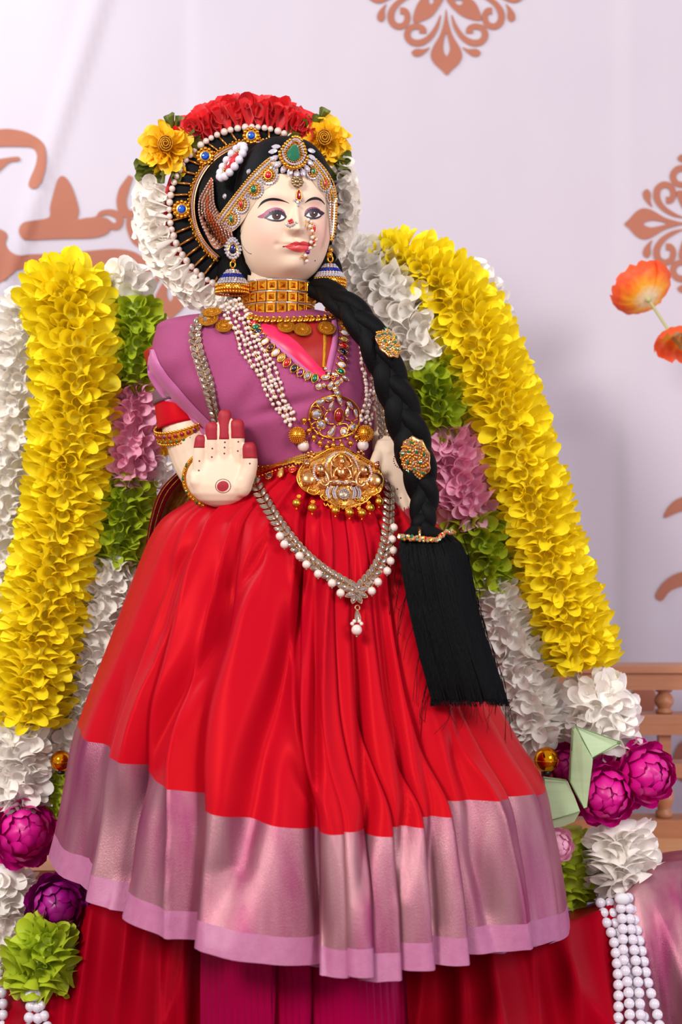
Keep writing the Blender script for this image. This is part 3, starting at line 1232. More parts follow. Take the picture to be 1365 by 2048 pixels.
def strip(name, path, widths, tree, off, mat, parent, cross=6, bulge=0.0, n=10, fallback=100):
    """a band of cloth lying on a surface along an image path"""
    c = catmull([(p[0], p[1], 0) for p in path], n)
    m = len(c)
    V, F = [], []
    for i, p in enumerate(c):
        t = (c[min(i + 1, m - 1)] - c[max(i - 1, 0)]).normalized()
        s = i / (m - 1) * (len(widths) - 1)
        k = min(int(s), len(widths) - 2)
        w = widths[k] + (widths[k + 1] - widths[k]) * (s - k)
        for j in range(cross + 1):
            u = j / cross - 0.5
            q, nn = cast(p.x - t.y * w * u, p.y + t.x * w * u, tree, fallback)
            V.append(q + (nn * 0.4 + (CAM - q).normalized() * 0.6) * (off + bulge * (1 - 4 * u * u)) * S)
    for i in range(m - 1):
        for j in range(cross):
            a = i * (cross + 1) + j
            F.append((a, a + cross + 1, a + cross + 2, a + 1))
    return obj(name, (V, F), mat, parent)


blouse = decal('blouse', [(520, 642), (560, 638), (600, 640), (640, 644), (668, 652), (668, 690), (660, 730), (648, 752), (615, 728), (575, 692), (545, 668)], TTOR, 1.6, 'blouse', doll, 8)
strip('hot_pink_edge', [(522, 655), (550, 668), (585, 695), (618, 727), (648, 752)], [20, 26, 28, 24, 14], TTOR, 2.2, 'hotpink', drape, bulge=3)
strip('drape_edge', [(668, 640), (671, 675), (664, 710), (656, 745)], [10, 12, 12, 12], TTOR, 2.5, 'tissue_edge', drape, bulge=4)
strip('drape_edge', [(515, 664), (545, 683), (580, 712), (612, 740), (640, 762)], [8, 8, 9, 9, 8], TTOR, 2.0, 'tissue_edge', drape, bulge=2)
strip('gold_braid', [(650, 650), (650, 690), (648, 735)], [7, 7, 7], TTOR, 2.6, 'goldmatte', blouse, bulge=2)
strip('folded_edge', [(304, 700), (312, 745), (345, 790), (385, 832), (430, 872), (480, 905)], [10, 34, 38, 34, 30, 20], TTOR, 1.5, 'tissue_edge', drape, bulge=7, fallback=40)

# ---- sleeve
sl_path = [P(330, 690, -10), P(347, 735, -8), P(354, 790, -2), P(366, 850, 2)]
sl = catmull(sl_path, 10)


def sleeve(i0, i1, r, name, mat, parent):
    pts = sl[i0:i1 + 1]
    rr = [(r + 3 * math.sin(i * 0.25) + 0.0) * S for i in range(len(pts))]
    return obj(name, tube(pts, rr, 40), mat, parent)


sleeve_o = sleeve(0, 30, 46, 'sleeve', 'blouse', doll)
sl2 = catmull([P(690, 672, -15), P(735, 705, -14), P(757, 745, -12), P(770, 800, -10)], 8)
obj('sleeve', tube(sl2, [(48 - 0.25 * i) * S for i in range(len(sl2))], 32), 'blouse', doll)
sleeve(18, 22, 47.5, 'sleeve_band', 'greyband', sleeve_o)
sleeve(22, 30, 47, 'sleeve_cuff', 'silk', sleeve_o)

# ---- zari end of the drape tucked behind the raised arm
ov, of_ = [], []
oa = catmull([(392, 918, 0), (350, 948, 0), (318, 985, 0), (300, 1040, 0), (290, 1105, 0), (290, 1150, 0)], 8)
ia = catmull([(418, 960, 0), (405, 985, 0), (388, 1015, 0), (368, 1050, 0), (350, 1100, 0), (340, 1150, 0)], 8)
NR = 16
for i in range(len(oa)):
    for j in range(NR + 1):
        t = j / NR
        q = oa[i].lerp(ia[i], t)
        dd = -38 - 45 * math.sin(t * PI * 0.55) + (5 if t < 0.25 else 0) + 2.5 * math.sin(t * 42)
        ov.append(P(q.x, q.y, dd))
for i in range(len(oa) - 1):
    for j in range(NR):
        a = i * (NR + 1) + j
        of_.append((a, a + NR + 1, a + NR + 2, a + 1))
W_ = NR + 1
red_f = [f for f in of_ if (f[0] % W_) < 5]
gold_f = [f for f in of_ if (f[0] % W_) >= 5]
pf = obj('drape_end', (ov, red_f), 'maroon', doll)
obj('gold_brocade', (ov, gold_f), 'zarigold', pf)
for jj in (1, 3, 5):
    obj('gold_piping', tube([ov[i * W_ + jj] + Vector((0, -1.5 * S, 0)) for i in range(len(oa))], 1.3 * S, 6), 'zarigold', pf)

# ---- skirt
SKL = [(930, 520), (955, 470), (980, 420), (1005, 375), (1035, 330), (1075, 303), (1120, 284), (1200, 253), (1300, 215), (1400, 175), (1480, 148), (1560, 134), (1650, 118), (1720, 104), (1850, 86)]
SKR = [(930, 770), (955, 792), (980, 815), (1005, 838), (1035, 868), (1075, 890), (1120, 905), (1200, 925), (1300, 955), (1400, 992), (1480, 1036), (1560, 1086), (1650, 1108), (1720, 1122), (1850, 1138)]
SKF = [(930, 100), (960, 116), (1000, 140), (1060, 178), (1120, 206), (1200, 238), (1400, 310), (1600, 375), (1850, 440)]
SKB = [(930, 70), (1100, 95), (1400, 120), (1850, 135)]
HEM = [(-180, 1760), (-130, 1710), (-90, 1692), (-60, 1718), (-45, 1740), (-30, 1764), (0, 1810), (20, 1820), (45, 1828), (90, 1836), (130, 1810), (180, 1760)]


def sk_center(lev):
    xl, xr = smooth_table(SKL, lev), smooth_table(SKR, lev)
    return (xl + xr) / 2, (xr - xl) / 2


def phi_of(px):
    cx, hw = sk_center(1800)
    ph = 0.0
    for _ in range(30):
        d = 430 * max(0.0, math.cos(ph))
        xo = CX + (px - CX) * (D - d) / D
        ph = math.asin(max(-1, min(1, (xo - cx) / hw)))
    return ph


# panels: left edge, right edge at the hem (photo), which edge stands proud, hem drop, border height
PAN = [(100, 168, -1, 0, 252), (168, 236, -1, 2, 256), (236, 395, -1, 0, 246), (395, 640, -1, 2, 226), (640, 694, -1, 10, 236), (694, 746, 1, 6, 236),
       (746, 803, 1, 18, 238), (803, 872, 1, 4, 238), (872, 936, 1, 0, 250), (936, 1060, 1, -10, 264), (1060, 1116, 1, -4, 270), (1116, 1137, 1, 6, 270)]


def pleat_prof(u):
    """u 0 at the proud edge, 1 at the tucked edge"""
    if u < 0.06:
        return 0.72 + 0.28 * u / 0.06
    if u < 0.5:
        return 1.0 - 0.35 * ((u - 0.06) / 0.44) ** 1.5
    k = (u - 0.5) / 0.5
    k = k * k * (3 - 2 * k)
    return 0.65 - 1.65 * k


def pleat_seq():
    """(phi, proud -1..1, panel, weight) along the cloth"""
    seq = []
    ov_ = 0.05
    n = len(PAN)
    for i, (xa, xb, side, dz, bh) in enumerate(PAN):
        a = phi_of(xa) if i else -PI / 2
        b = phi_of(xb) if i < n - 1 else PI / 2
        K_ = 34 if xb - xa > 90 else 16
        w = b - a
        wt = min(1.0, 0.35 + (xb - xa) / 220.0)
        a0, b0 = (a, b + min(ov_, 0.5 * w)) if side < 0 else (a - min(ov_, 0.5 * w), b)
        for k in range(K_ + 1):
            t = k / K_
            seq.append((a0 + (b0 - a0) * t, pleat_prof(t if side < 0 else 1 - t) * wt, i, t))
    return seq


SEQ = pleat_seq()
# close round the back
BACK = [(PI / 2 + PI * k / 16, 0.3 * math.sin(k * 2.0), -1, 0) for k in range(1, 16)]
ALL = SEQ + BACK


def px_phi(px, py):
    ph, lev = 0.0, py
    for _ in range(30):
        cx, hw = sk_center(lev)
        d = smooth_table(SKF, lev) * max(0.0, math.cos(ph))
        lev = CY + (py - CY) * (D - d) / D
        xo = CX + (px - CX) * (D - d) / D
        ph = math.asin(max(-1, min(1, (xo - cx) / hw)))
    return lev, ph


# deep hollows between the broad folds: path in the photo, depth, half width
HOLLOW = []
for pts_, dep_, wd_ in (([(462, 1090), (440, 1180), (405, 1300), (330, 1430), (282, 1540), (250, 1640), (232, 1760)], 46, 0.085),
                        ([(628, 1090), (604, 1220), (560, 1380), (520, 1520), (494, 1640), (470, 1740)], 44, 0.07),
                        ([(560, 1040), (520, 1110), (470, 1200), (440, 1290)], 22, 0.05),
                        ([(640, 1060), (634, 1250), (632, 1450), (632, 1660), (645, 1850)], 26, 0.022),
                        ([(400, 1075), (350, 1140), (318, 1260)], 20, 0.07),
                        ([(706, 1060), (716, 1250), (728, 1450), (735, 1660)], 28, 0.028),
                        ([(748, 1060), (775, 1250), (800, 1450), (815, 1660)], 28, 0.032),
                        ([(240, 1320), (205, 1420), (180, 1520), (160, 1640), (150, 1720)], 26, 0.07),
                        ([(905, 1420), (935, 1560), (960, 1700), (985, 1830)], 30, 0.05),
                        ([(840, 1420), (860, 1560), (872, 1700), (880, 1850)], 28, 0.03)):
    tab = [px_phi(*q) for q in pts_]
    HOLLOW.append((tab, dep_, wd_))


def hollow(ph, lev):
    r = 0.0
    for tab, dep, wd in HOLLOW:
        l0, l1 = tab[0][0], tab[-1][0]
        if lev < l0 - 40 or lev > l1 + 120:
            continue
        f = smooth_table(tab, lev)
        if lev > l1:
            a, b = tab[-2], tab[-1]
            f = b[1] + (b[1] - a[1]) / (b[0] - a[0]) * (lev - l1) * 0.6
        k = min(1, max(0, (lev - l0 + 40) / (120.0 if wd > 0.04 else 300.0))) * min(1, max(0, (l1 + 120 - lev) / 120.0))
        r += dep * k * math.exp(-((ph - f) / wd) ** 2)
    return r


def skirt_pt(ph, pr, lev, t, dr0=0.0, seed=0.0, plain=False):
    cx, hw = sk_center(lev)
    s, c = math.sin(ph), math.cos(ph)
    fd = smooth_table(SKF, lev) if c > 0 else smooth_table(SKB, lev)
    if plain:
        return U(cx + (hw + dr0) * s, lev, (fd + dr0) * c)
    am = 4.0 + 27.0 * min(1, t * 1.5)
    am *= 1 - 0.45 * max(0.0, abs(s) - 0.75) / 0.25
    dr = pr * am + dr0
    # gathers at the waist, slow waves in the cloth
    dr += 7.0 * math.exp(-((t - 0.10) / 0.14) ** 2) * (1 - 2 * abs(math.sin(ph * 15 + 0.6 * math.sin(ph * 7)))) * max(0, c)
    dr += 16 * noise.noise(Vector((ph * 1.7 + seed, t * 1.6, 5.0))) * min(1, t * 2)
    dr += 7 * noise.noise(Vector((ph * 6.0 + seed, t * 2.6, 2.0))) * min(1, t * 2)
    # long ridged folds fanning out from the waist
    rg = 1 - abs(2 * noise.noise(Vector((ph * 3.4 + 0.25 * math.sin(t * 3), t * 0.55, 11.0 + seed))))
    dr += 34 * (rg ** 4 - 0.3) * min(1, t * 2.2) * max(0.15, c) * (1 - 0.45 * t)
    if c > 0:
        dr -= hollow(ph, lev)
    return U(cx + (hw + dr * 0.75 - 6 * min(1, t * 3)) * s, lev, (fd + dr) * c)


def hem_lev(ph, pan):
    h = smooth_table(HEM, math.degrees(ph if ph <= PI else ph - 2 * PI))
    return h + (PAN[pan][3] if pan >= 0 else 0)


def skirt_rows(k0, k1, n0, n1):
    pass


NRED, NBOR, NTRM = 64, 20, 4
rows = []
for (ph, pr, pan, tt) in ALL:
    h = hem_lev(ph, pan)
    bh = PAN[pan][4] if pan >= 0 else 265
    colv = []
    lb = h - bh
    l0 = 928
    for i in range(NRED + 1):
        colv.append(l0 + (lb - l0) * i / NRED)
    for i in range(1, NBOR + 1):
        colv.append(lb + (h - 46 - lb) * i / NBOR)
    for i in range(1, NTRM + 1):
        colv.append(h - 46 + 46 * i / NTRM)
    rows.append([skirt_pt(ph, pr, lv_, (lv_ - 928) / (1830 - 928.0)) for lv_ in colv])
NCOL = len(rows)
NROW = NRED + NBOR + NTRM + 1


def skirt_mesh(i0, i1):
    V, F = [], []
    for c in rows:
        V += c[i0:i1 + 1]
    h = i1 - i0 + 1
    for c in range(NCOL):
        e = (c + 1) % NCOL
        for i in range(h - 1):
            F.append((c * h + i, c * h + i + 1, e * h + i + 1, e * h + i))
    return V, F


SK_RED = skirt_mesh(0, NRED)
SK_BOR = skirt_mesh(NRED, NRED + NBOR)
SK_TRM = skirt_mesh(NRED + NBOR, NROW - 1)
skirt = obj('pleated_skirt', SK_RED, 'silk', doll, label='pleated red silk skirt')
obj('zari_border', SK_BOR, 'zari', skirt, label='wide mauve and silver woven border')
obj('hem_trim', SK_TRM, 'trim', skirt, label='pale pink hem edge')
# second layer showing below the hem
iv, if_ = [], []
cols2 = [(ph, 0.4 * math.sin(ph * 23), hem_lev(ph, -1)) for ph in [(-PI / 2 + PI * k / 120) for k in range(121)]]
for (ph, pr, h) in cols2:
    ex = 8 + 7 * math.sin(ph * 5.0 + 0.6) + (8 if ph > 0.55 else 0)
    for i in range(9):
        lv_ = h + ex - 150 + 150 * i / 8
        iv.append(skirt_pt(ph, pr, lv_, 0.95, -60))
for c in range(120):
    for i in range(8):
        a = c * 9 + i
        if_.append((a, a + 1, a + 10, a + 9))
obj('inner_hem', (iv, if_), 'trim', skirt)
TSK = tree_of([SK_RED, SK_BOR, SK_TRM])
PLV, PLF = [], []
for i in range(46):
    lv_ = 928 + 900 * i / 45
    for k in range(61):
        PLV.append(skirt_pt(-PI / 2 + PI * k / 60, 0, lv_, 0, 5 + 14 * min(1, (lv_ - 928) / 200), plain=True))
for i in range(45):
    for k in range(60):
        a = i * 61 + k
        PLF.append((a, a + 1, a + 62, a + 61))
TALL = tree_of([TORSO, (PLV, PLF)])          # smooth guide that the hanging jewellery follows

# ---- underskirt falling to the platform
uv, uf = [], []
UC = [430 + (800 - 430) * k / 90 for k in range(91)]
for k, x in enumerate(UC):
    ph = (x - 430) / 370 * 3.4 + 0.35 * math.sin(x * 0.021)
    saw = (ph % 1.0)
    dd = 300 + 26 * saw - (14 if saw < 0.08 else 0)
    for i in range(13):
        lv_ = 1690 + (2515 - 1690) * i / 12
        uv.append(U(x + (x - 615) * 0.12 * i / 12 + 3 * math.sin(i + x), lv_, dd + 3 * i + 4 * noise.noise(Vector((x * .01, i * .4, 0))) - 60 * abs((x - 615) / 185.0) ** 3))
for k in range(90):
    for i in range(12):
        a = k * 13 + i
        uf.append((a, a + 1, a + 14, a + 13))
obj('underskirt', (uv, uf), 'plum', doll, label='plum pleated underskirt')
# ================================================================== DRAPED CLOTH ON THE PLATFORM
cl = thing('platform_cloth', 'crimson silk sari cloth with mauve woven border heaped under the doll', 'cloth', U(620, 2524, 150))
CRE = [(-200, 2010), (-60, 1990), (20, 1965), (70, 1925), (120, 1860), (200, 1800), (400, 1800), (800, 1810), (1040, 1840), (1130, 1845), (1200, 1822), (1250, 1790), (1300, 1738), (1365, 1722), (1560, 1705)]
CRD = [(-200, 40), (100, 60), (300, 90), (900, 90), (1130, 60), (1230, 0), (1300, -70), (1560, -80)]
NU, NV = 240, 44
cv = []
for i in range(NU + 1):
    u = -200 + 1760 * i / NU
    cp, cd_ = smooth_table(CRE, u), smooth_table(CRD, u)
    for j in range(NV + 1):
        v = j / NV
        w = (u - 640) / 700.0
        if v < 0.18:
            s = v / 0.18
            q = P(u, cp - 22 * (1 - s), cd_ - 190 * (1 - s))
        else:
            s = (v - 0.18) / 0.82
            e = s ** 1.15
            uu = u + w * 120 * s
            q = P(uu, cp + (2640 - cp) * e, cd_ + (190 + 30 * math.sin(u * 0.02)) * (math.sin(min(1, s * 1.1) * PI / 2)))
        # folds fanning out from under the doll
        aa = u * 0.017 + 1.5 * v * math.copysign(1, -w) + 2.6 * noise.noise(Vector((u * 0.003, v * 1.3, 3)))
        bb = u * 0.041 - 2.0 * v * math.copysign(1, -w) + 2.0 * noise.noise(Vector((u * 0.006, v * 1.8, 8)))
        f = (1 - 2 * abs(math.sin(aa))) * 0.75 + (1 - 2 * abs(math.sin(bb))) * 0.35
        amp = 5 + 44 * min(1, v * 1.5)
        q += Vector((0, -1, 0.25)) * (f * amp + 34 * noise.noise(Vector((u * 0.006, v * 2.2, 7)))) * S
        cv.append(q)
cf_red, cf_zari = [], []
for i in range(NU):
    u = -200 + 1760 * i / NU
    for j in range(NV):
        a = i * (NV + 1) + j
        f = (a, a + 1, a + NV + 2, a + NV + 1)
        (cf_zari if (u > 1228 or u < -20) else cf_red).append(f)
cloth_red = obj('silk_cloth', (cv, cf_red), 'darksilk', cl)
obj('zari_border', (cv, cf_zari), 'zari', cl, label='mauve and silver woven border')


# ================================================================== GARLANDS
def petal_mesh(kind='cone', seed=0):
    rnd = random.Random(seed)
    V, F = [], []
    if kind == 'cone':                      # foam rolled into a tight trumpet
        nu, nv, roll = 11, 5, 2.9 + rnd.uniform(-0.35, 0.15)
    elif kind == 'wide':                    # open, rounded foam petal
        nu, nv, roll = 11, 6, 2.35 + rnd.uniform(-0.35, 0.4)
    else:                                   # ribbon: folded strip with a straight cut end
        nu, nv, roll = 9, 4, 2.5 + rnd.uniform(-0.3, 0.3)
    sq = rnd.uniform(0.75, 1.0)
    for j in range(nv):
        v = j / (nv - 1)
        for i in range(nu):
            u = i / (nu - 1) * 2 - 1
            a = u * roll
            if kind == 'ribbon':
                r = 0.5 * (0.15 + 0.85 * v ** 0.9)
                z = v * (1.0 + 0.04 * math.sin(i * 2.1 + seed)) * (0.9 + 0.1 * math.cos(a))
                x, y = r * math.cos(a), r * math.sin(a) * 0.75
            elif kind == 'cone':
                r = 0.5 * (0.12 + 0.88 * v ** 0.75)
                z = v * (0.74 + 0.26 * math.cos(a)) + (0.05 * v * math.cos(a) ** 2 if abs(a) < 1.2 else 0)
                x, y = r * math.cos(a) * sq, r * math.sin(a)
                if v > 0.9:
                    x, y = x * 1.06, y * 1.06
            else:
                r = 0.5 * (0.12 + 0.88 * math.sin(v * PI * 0.5) ** 0.9)
                z = v * (0.66 + 0.34 * math.cos(a * 0.95)) - 0.06 * v ** 4
                x, y = r * math.cos(a) * 0.8 * sq, r * math.sin(a)
                if v > 0.9:
                    x += 0.08 * math.cos(a)
            V.append(Vector((x, y, z)))
    for j in range(nv - 1):
        for i in range(nu - 1):
            a = j * nu + i
            F.append((a, a + 1, a + nu + 1, a + nu))
    return V, F


PET = {k: [petal_mesh(k, s) for s in range(5)] for k in ('cone', 'wide', 'ribbon')}
COUNT = {}


def put_petals(parent, name, items, kind, mat):
    """items: (score, matrix); the 300 best seen are objects, the rest one joined part"""
    key = (parent.name, name)
    left = 300 - COUNT.get(key, 0)
    items = sorted(items, key=lambda t: -t[0])
    for k, (s_, mx) in enumerate(items[:max(0, left)]):
        v = k % 5
        inst(name, unit('petal_%s_%d' % (kind, v), PET[kind][v], mat), mx, parent)
    COUNT[key] = COUNT.get(key, 0) + min(len(items), max(0, left))
    rest = items[max(0, left):]
    if rest:
        b = Bag()
        for k, (s_, mx) in enumerate(rest):
            b.add(PET[kind][k % 5], mx)
        obj(name + '_mass', b.VF, mat, parent, kind='stuff')


def section(parent, name, path, hw, mat, kind='cone', step=24, ring=10, wid=0.52, cap0=False, cap1=False, tilt=0.18, spread=125, core=True, rseed=1):
    rnd = random.Random(rseed)
    pts = catmull([P(*p) for p in path], 12)
    items = []
    smp = resample(pts, step * S)
    hws = hw if isinstance(hw, (list, tuple)) else [hw, hw]
    nS = len(smp)
    rows = [(c, t, i, 1.0, 0.0) for i, (c, t) in enumerate(smp)]
    if cap0:
        c, t = smp[0]
        for k in range(1, 4):
            rows.append((c - t * 6 * k * S, t, -k, 1 - 0.06 * k, -0.45 * k))
    if cap1:
        c, t = smp[-1]
        for k in range(1, 4):
            rows.append((c + t * 6 * k * S, t, nS + k, 1 - 0.06 * k, 0.45 * k))
    for c, t, i, rs, lean in rows:
        s = max(0, min(1, i / max(1, nS - 1))) * (len(hws) - 1)
        k = min(int(s), len(hws) - 2)
        h = hws[k] + (hws[k + 1] - hws[k]) * (s - k)
        v = (CAM - c).normalized()
        v = (v - t * v.dot(t)).normalized()
        w = t.cross(v)
        nr = ring if abs(lean) < 0.1 else max(4, int(ring * (1 - 0.2 * abs(lean))))
        for q in range(nr):
            be = (q + (0.5 if i % 2 else 0) + rnd.uniform(-0.2, 0.2)) / nr * 360 - 180
            if abs(be) > spread:
                continue
            br = math.radians(be)
            r = v * math.cos(br) + w * math.sin(br)
            z = (r + t * (tilt + lean * 1.2 + rnd.uniform(-0.16, 0.16)) + w * rnd.uniform(-0.12, 0.12)).normalized()
            ang = rnd.gauss(0, 0.7)
            x = (-t * math.cos(ang) * (1 if rnd.random() < 0.75 else -1) + w * math.sin(ang))
            side = abs(math.sin(br))
            x = x - v * side * 0.6                       # tips of the side petals lie away from the viewer
            x = (x - z * x.dot(z)).normalized()
            y = z.cross(x)
            L_ = h * 0.76 * rnd.uniform(0.92, 1.06) * rs
            W_ = h * wid * rnd.uniform(0.85, 1.12) * (0.74 + 0.3 * side)
            base = c + r * h * 0.30 * S * rs
            items.append((math.cos(br) + rnd.uniform(0, 0.1), basis(x, y, z, base) @ sc(W_, W_, L_)))
    put_petals(parent, name, items, kind, mat)
    if core:
        cr = [0.52 * hws[min(int(i / max(1, nS - 1) * (len(hws) - 1)), len(hws) - 1)] * S for i in range(nS)]
        if nS > 1:
            ext = 16 * S
            cc = [smp[0][0] - smp[0][1] * ext] + [c for c, t in smp] + [smp[-1][0] + smp[-1][1] * ext]
            obj('garland_core', tube(cc, [cr[0]] + cr + [cr[-1]], 14), mat, parent)


# --- left side
gl = thing('yellow_garland', 'thick yellow foam flower garland hanging left of the doll, white at its lower end', 'garland', P(30, 1950, -150))
section(gl, 'yellow_petal', [(128, 580, -150), (143, 640, -140), (152, 720, -130), (150, 800, -130), (140, 900, -130), (128, 1000, -130), (112, 1100, -130), (92, 1200, -130), (75, 1300, -130), (64, 1390, -130), (58, 1440, -130)],
        [98, 90, 86, 88, 90, 86], 'yellow', 'cone', 17, 16, 0.40, cap0=True, rseed=3)
section(gl, 'white_petal', [(38, 1480, -125), (36, 1540, -122), (34, 1590, -120)], [80, 76], 'white', 'wide', 17, 14, 0.5, cap0=True, cap1=True, rseed=4)
section(gl, 'white_petal', [(16, 1750, -110), (14, 1820, -108), (16, 1890, -105)], [66, 66], 'white', 'wide', 17, 14, 0.52, cap1=True, rseed=5)

gi = thing('mixed_garland', 'flower garland of white, green and pink bands beside the raised arm', 'garland', P(140, 1990, -190))
section(gi, 'white_petal', [(250, 565, -190), (256, 590, -190)], [62, 62], 'white', 'wide', 22, 9, 0.62, cap0=True, rseed=6)
section(gi, 'green_petal', [(266, 612, -185), (272, 680, -180), (268, 758, -180)], [62, 66, 62], 'green', 'cone', 16, 13, 0.5, cap1=True, rseed=7)
section(gi, 'pink_petal', [(268, 775, -180), (266, 840, -180), (260, 945, -180)], [60, 62, 60], 'pink', 'cone', 16, 13, 0.5, cap1=True, rseed=8)
section(gi, 'green_petal', [(254, 962, -180), (246, 1030, -180), (236, 1108, -180)], [64, 66, 62], 'green', 'cone', 16, 13, 0.5, cap1=True, rseed=9)
section(gi, 'white_petal', [(232, 1125, -180), (208, 1230, -180), (180, 1340, -180), (155, 1440, -180), (140, 1500, -180)], [64, 68, 68, 66], 'white', 'wide', 17, 14, 0.5, rseed=10)
section(gi, 'green_petal', [(92, 1885, 104), (82, 1922, 108), (74, 1950, 112)], [64, 78, 78], 'green', 'cone', 16, 13, 0.5, cap0=True, cap1=True, tilt=0.2, rseed=11)
section(gi, 'green_petal', [(124, 1548, -150), (122, 1600, -150), (118, 1660, -150)], [30, 32, 30], 'green', 'cone', 18, 9, 0.6, rseed=16)
section(gi, 'yellow_petal', [(306, 830, -200), (314, 868, -200), (320, 905, -200)], [26, 30, 26], 'goldy', 'wide', 20, 8, 0.9, rseed=12)
section(gi, 'white_petal', [(318, 925, -200), (312, 965, -200)], [34, 34], 'white', 'wide', 20, 8, 0.8, rseed=13)

go = thing('white_garland', 'pale white foam flower garland at the far left edge behind the yellow one', 'garland', P(0, 1950, -240))
section(go, 'white_petal', [(46, 620, -240), (38, 720, -240), (30, 820, -240), (20, 920, -240), (8, 1040, -240), (-6, 1160, -240), (-20, 1280, -240)], [58, 62, 64, 64], 'white', 'wide', 18, 14, 0.5, cap0=True, rseed=14)
section(go, 'pink_petal', [(-6, 705, -250), (-8, 735, -250)], [26, 26], 'pink', 'wide', 20, 8, 0.8, rseed=15)

# --- right side
gr = thing('yellow_garland', 'thick yellow foam flower garland slanting down right of the braid, white at its lower end', 'garland', P(1245, 1800, -150))
section(gr, 'yellow_petal', [(775, 520, -215), (815, 520, -200), (870, 555, -185), (922, 620, -170), (962, 700, -160), (1003, 800, -150), (1036, 900, -145), (1066, 1000, -140), (1096, 1100, -140), (1128, 1200, -140), (1160, 1290, -140), (1172, 1330, -140)],
        [62, 86, 84, 82, 80, 80, 82], 'yellow', 'cone', 17, 16, 0.40, cap0=True, rseed=21)
section(gr, 'white_petal', [(1195, 1400, -135), (1205, 1440, -132), (1212, 1480, -130)], [84, 86, 80], 'white', 'wide', 17, 14, 0.5, cap0=True, cap1=True, rseed=22)
section(gr, 'white_petal', [(1238, 1660, -110), (1244, 1710, -108), (1248, 1752, -105)], [74, 82, 84], 'white', 'wide', 17, 14, 0.52, cap1=True, rseed=23)

gm = thing('mixed_garland', 'flower garland of white, green and pink bands beside the long black braid', 'garland', P(1150, 1850, -190))
section(gm, 'white_petal', [(712, 520, -200), (756, 556, -190), (794, 612, -180), (822, 668, -178), (844, 720, -178)], [66, 84, 86, 84], 'white', 'wide', 17, 14, 0.5, cap0=True, rseed=24)
section(gm, 'green_petal', [(854, 738, -175), (870, 798, -175), (888, 852, -175)], [74, 74, 72], 'green', 'cone', 16, 13, 0.5, cap1=True, rseed=25)
section(gm, 'pink_petal', [(894, 870, -172), (916, 945, -170), (938, 1022, -170)], [76, 80, 76], 'pink', 'cone', 16, 13, 0.5, cap1=True, rseed=26)
section(gm, 'green_petal', [(942, 1036, -172), (958, 1090, -172), (972, 1142, -172)], [76, 76, 72], 'green', 'cone', 16, 13, 0.5, cap1=True, rseed=27)
section(gm, 'white_petal', [(984, 1172, -172), (1012, 1260, -170), (1042, 1350, -165), (1066, 1430, -160), (1076, 1462, -160)], [68, 74, 76, 78], 'white', 'wide', 17, 14, 0.5, cap1=True, rseed=28)
section(gm, 'green_petal', [(1140, 1672, -150), (1150, 1730, -150), (1140, 1790, -150)], [56, 60, 60], 'green', 'wide', 26, 9, 0.6, cap1=True, tilt=0.4, rseed=29)
gz = thing('white_garland', 'short white foam flower garland peeking out behind the upper right yellow one', 'garland', P(1000, 720, -280))
section(gz, 'white_petal', [(930, 545, -270), (966, 590, -265), (985, 640, -265), (996, 690, -265)], [52, 52, 50], 'white', 'wide', 17, 14, 0.55, rseed=30)


# --- magenta flowers
def spoon():
    V, F = [], []
    n, m = 6, 6
    for j in range(m):
        v = j / (m - 1)
        w = math.sin(PI * (0.12 + 0.80 * v)) ** 0.75 * 0.5
        for i in range(n):
            u = i / (n - 1) * 2 - 1
            V.append(Vector((u * w, v, 0.16 * math.sin(PI * min(1, v * 1.02)) - 0.34 * u * u * w + 0.02 * math.cos(u * 5))))
    for j in range(m - 1):
        for i in range(n - 1):
            a = j * n + i
            F.append((a, a + 1, a + n + 1, a + n))
    return V, F


SPOON = spoon()


def bloom(label, px, py, d, R, axis, mat, npet=36, seed=0):
    rnd = random.Random(seed)
    c = P(px, py, d)
    t = thing('magenta_flower', label, 'flower', c)
    ax = Vector(axis).normalized()
    e1 = ax.orthogonal().normalized()
    e2 = ax.cross(e1)
    for k in range(npet):
        f = (k + 0.5) / npet
        th = math.radians(14 + 128 * f ** 0.72)
        ph = k * 2.39996
        r = ax * math.cos(th) + (e1 * math.cos(ph) + e2 * math.sin(ph)) * math.sin(th)
        up = (ax - r * ax.dot(r)).normalized()           # tip points to the crown
        rr = R * (0.62 + 0.26 * f)
        L_ = R * (0.50 + 0.48 * f)
        W_ = L_ * 1.0
        z = (r + up * 0.18 * (1 - f) + up * 0.42 * f + r * 0.0).normalized()
        y = (up + r * (0.10 + 0.62 * f) + e1 * rnd.uniform(-.1, .1)).normalized()
        z = (r - y * r.dot(y)).normalized()
        x = y.cross(z)
        base = c + (r * rr - y * L_ * 0.45) * S
        inst('petal', unit('petal_spoon', SPOON, mat), basis(x, y, z, base) @ sc(W_, L_, L_), t)
    ev, ef = sphere(18, 12)
    obj('flower_heart', ([c + v * R * 0.62 * S for v in ev], ef), mat, t)
    return t


bloom('bright magenta layered flower on the lower left garland', 48, 1665, -70, 68, (0.45, -1, 0.35), 'magenta', seed=1)
bloom('deep violet-magenta layered flower low at the left under the skirt hem', 114, 1812, 66, 60, (0.1, -1, 0.2), 'violet', seed=2)
bloom('magenta layered flower in front of the white garland beside the folded leaf', 1212, 1588, -60, 66, (0.1, -1, -0.1), 'magenta', seed=3)
bloom('magenta layered flower farthest right on the garland, beside the bench rail', 1294, 1548, -80, 66, (0.5, -1, 0.1), 'magenta', seed=4)
bloom('magenta flower mostly hidden behind the folded palm leaf and gold ball', 1132, 1535, -125, 48, (0, -1, 0.1), 'magenta', seed=5)
bloom('small pink flower bud between the skirt border and green petals', 1114, 1690, -60, 38, (0.3, -1, 0.2), 'pink', 26, seed=6)


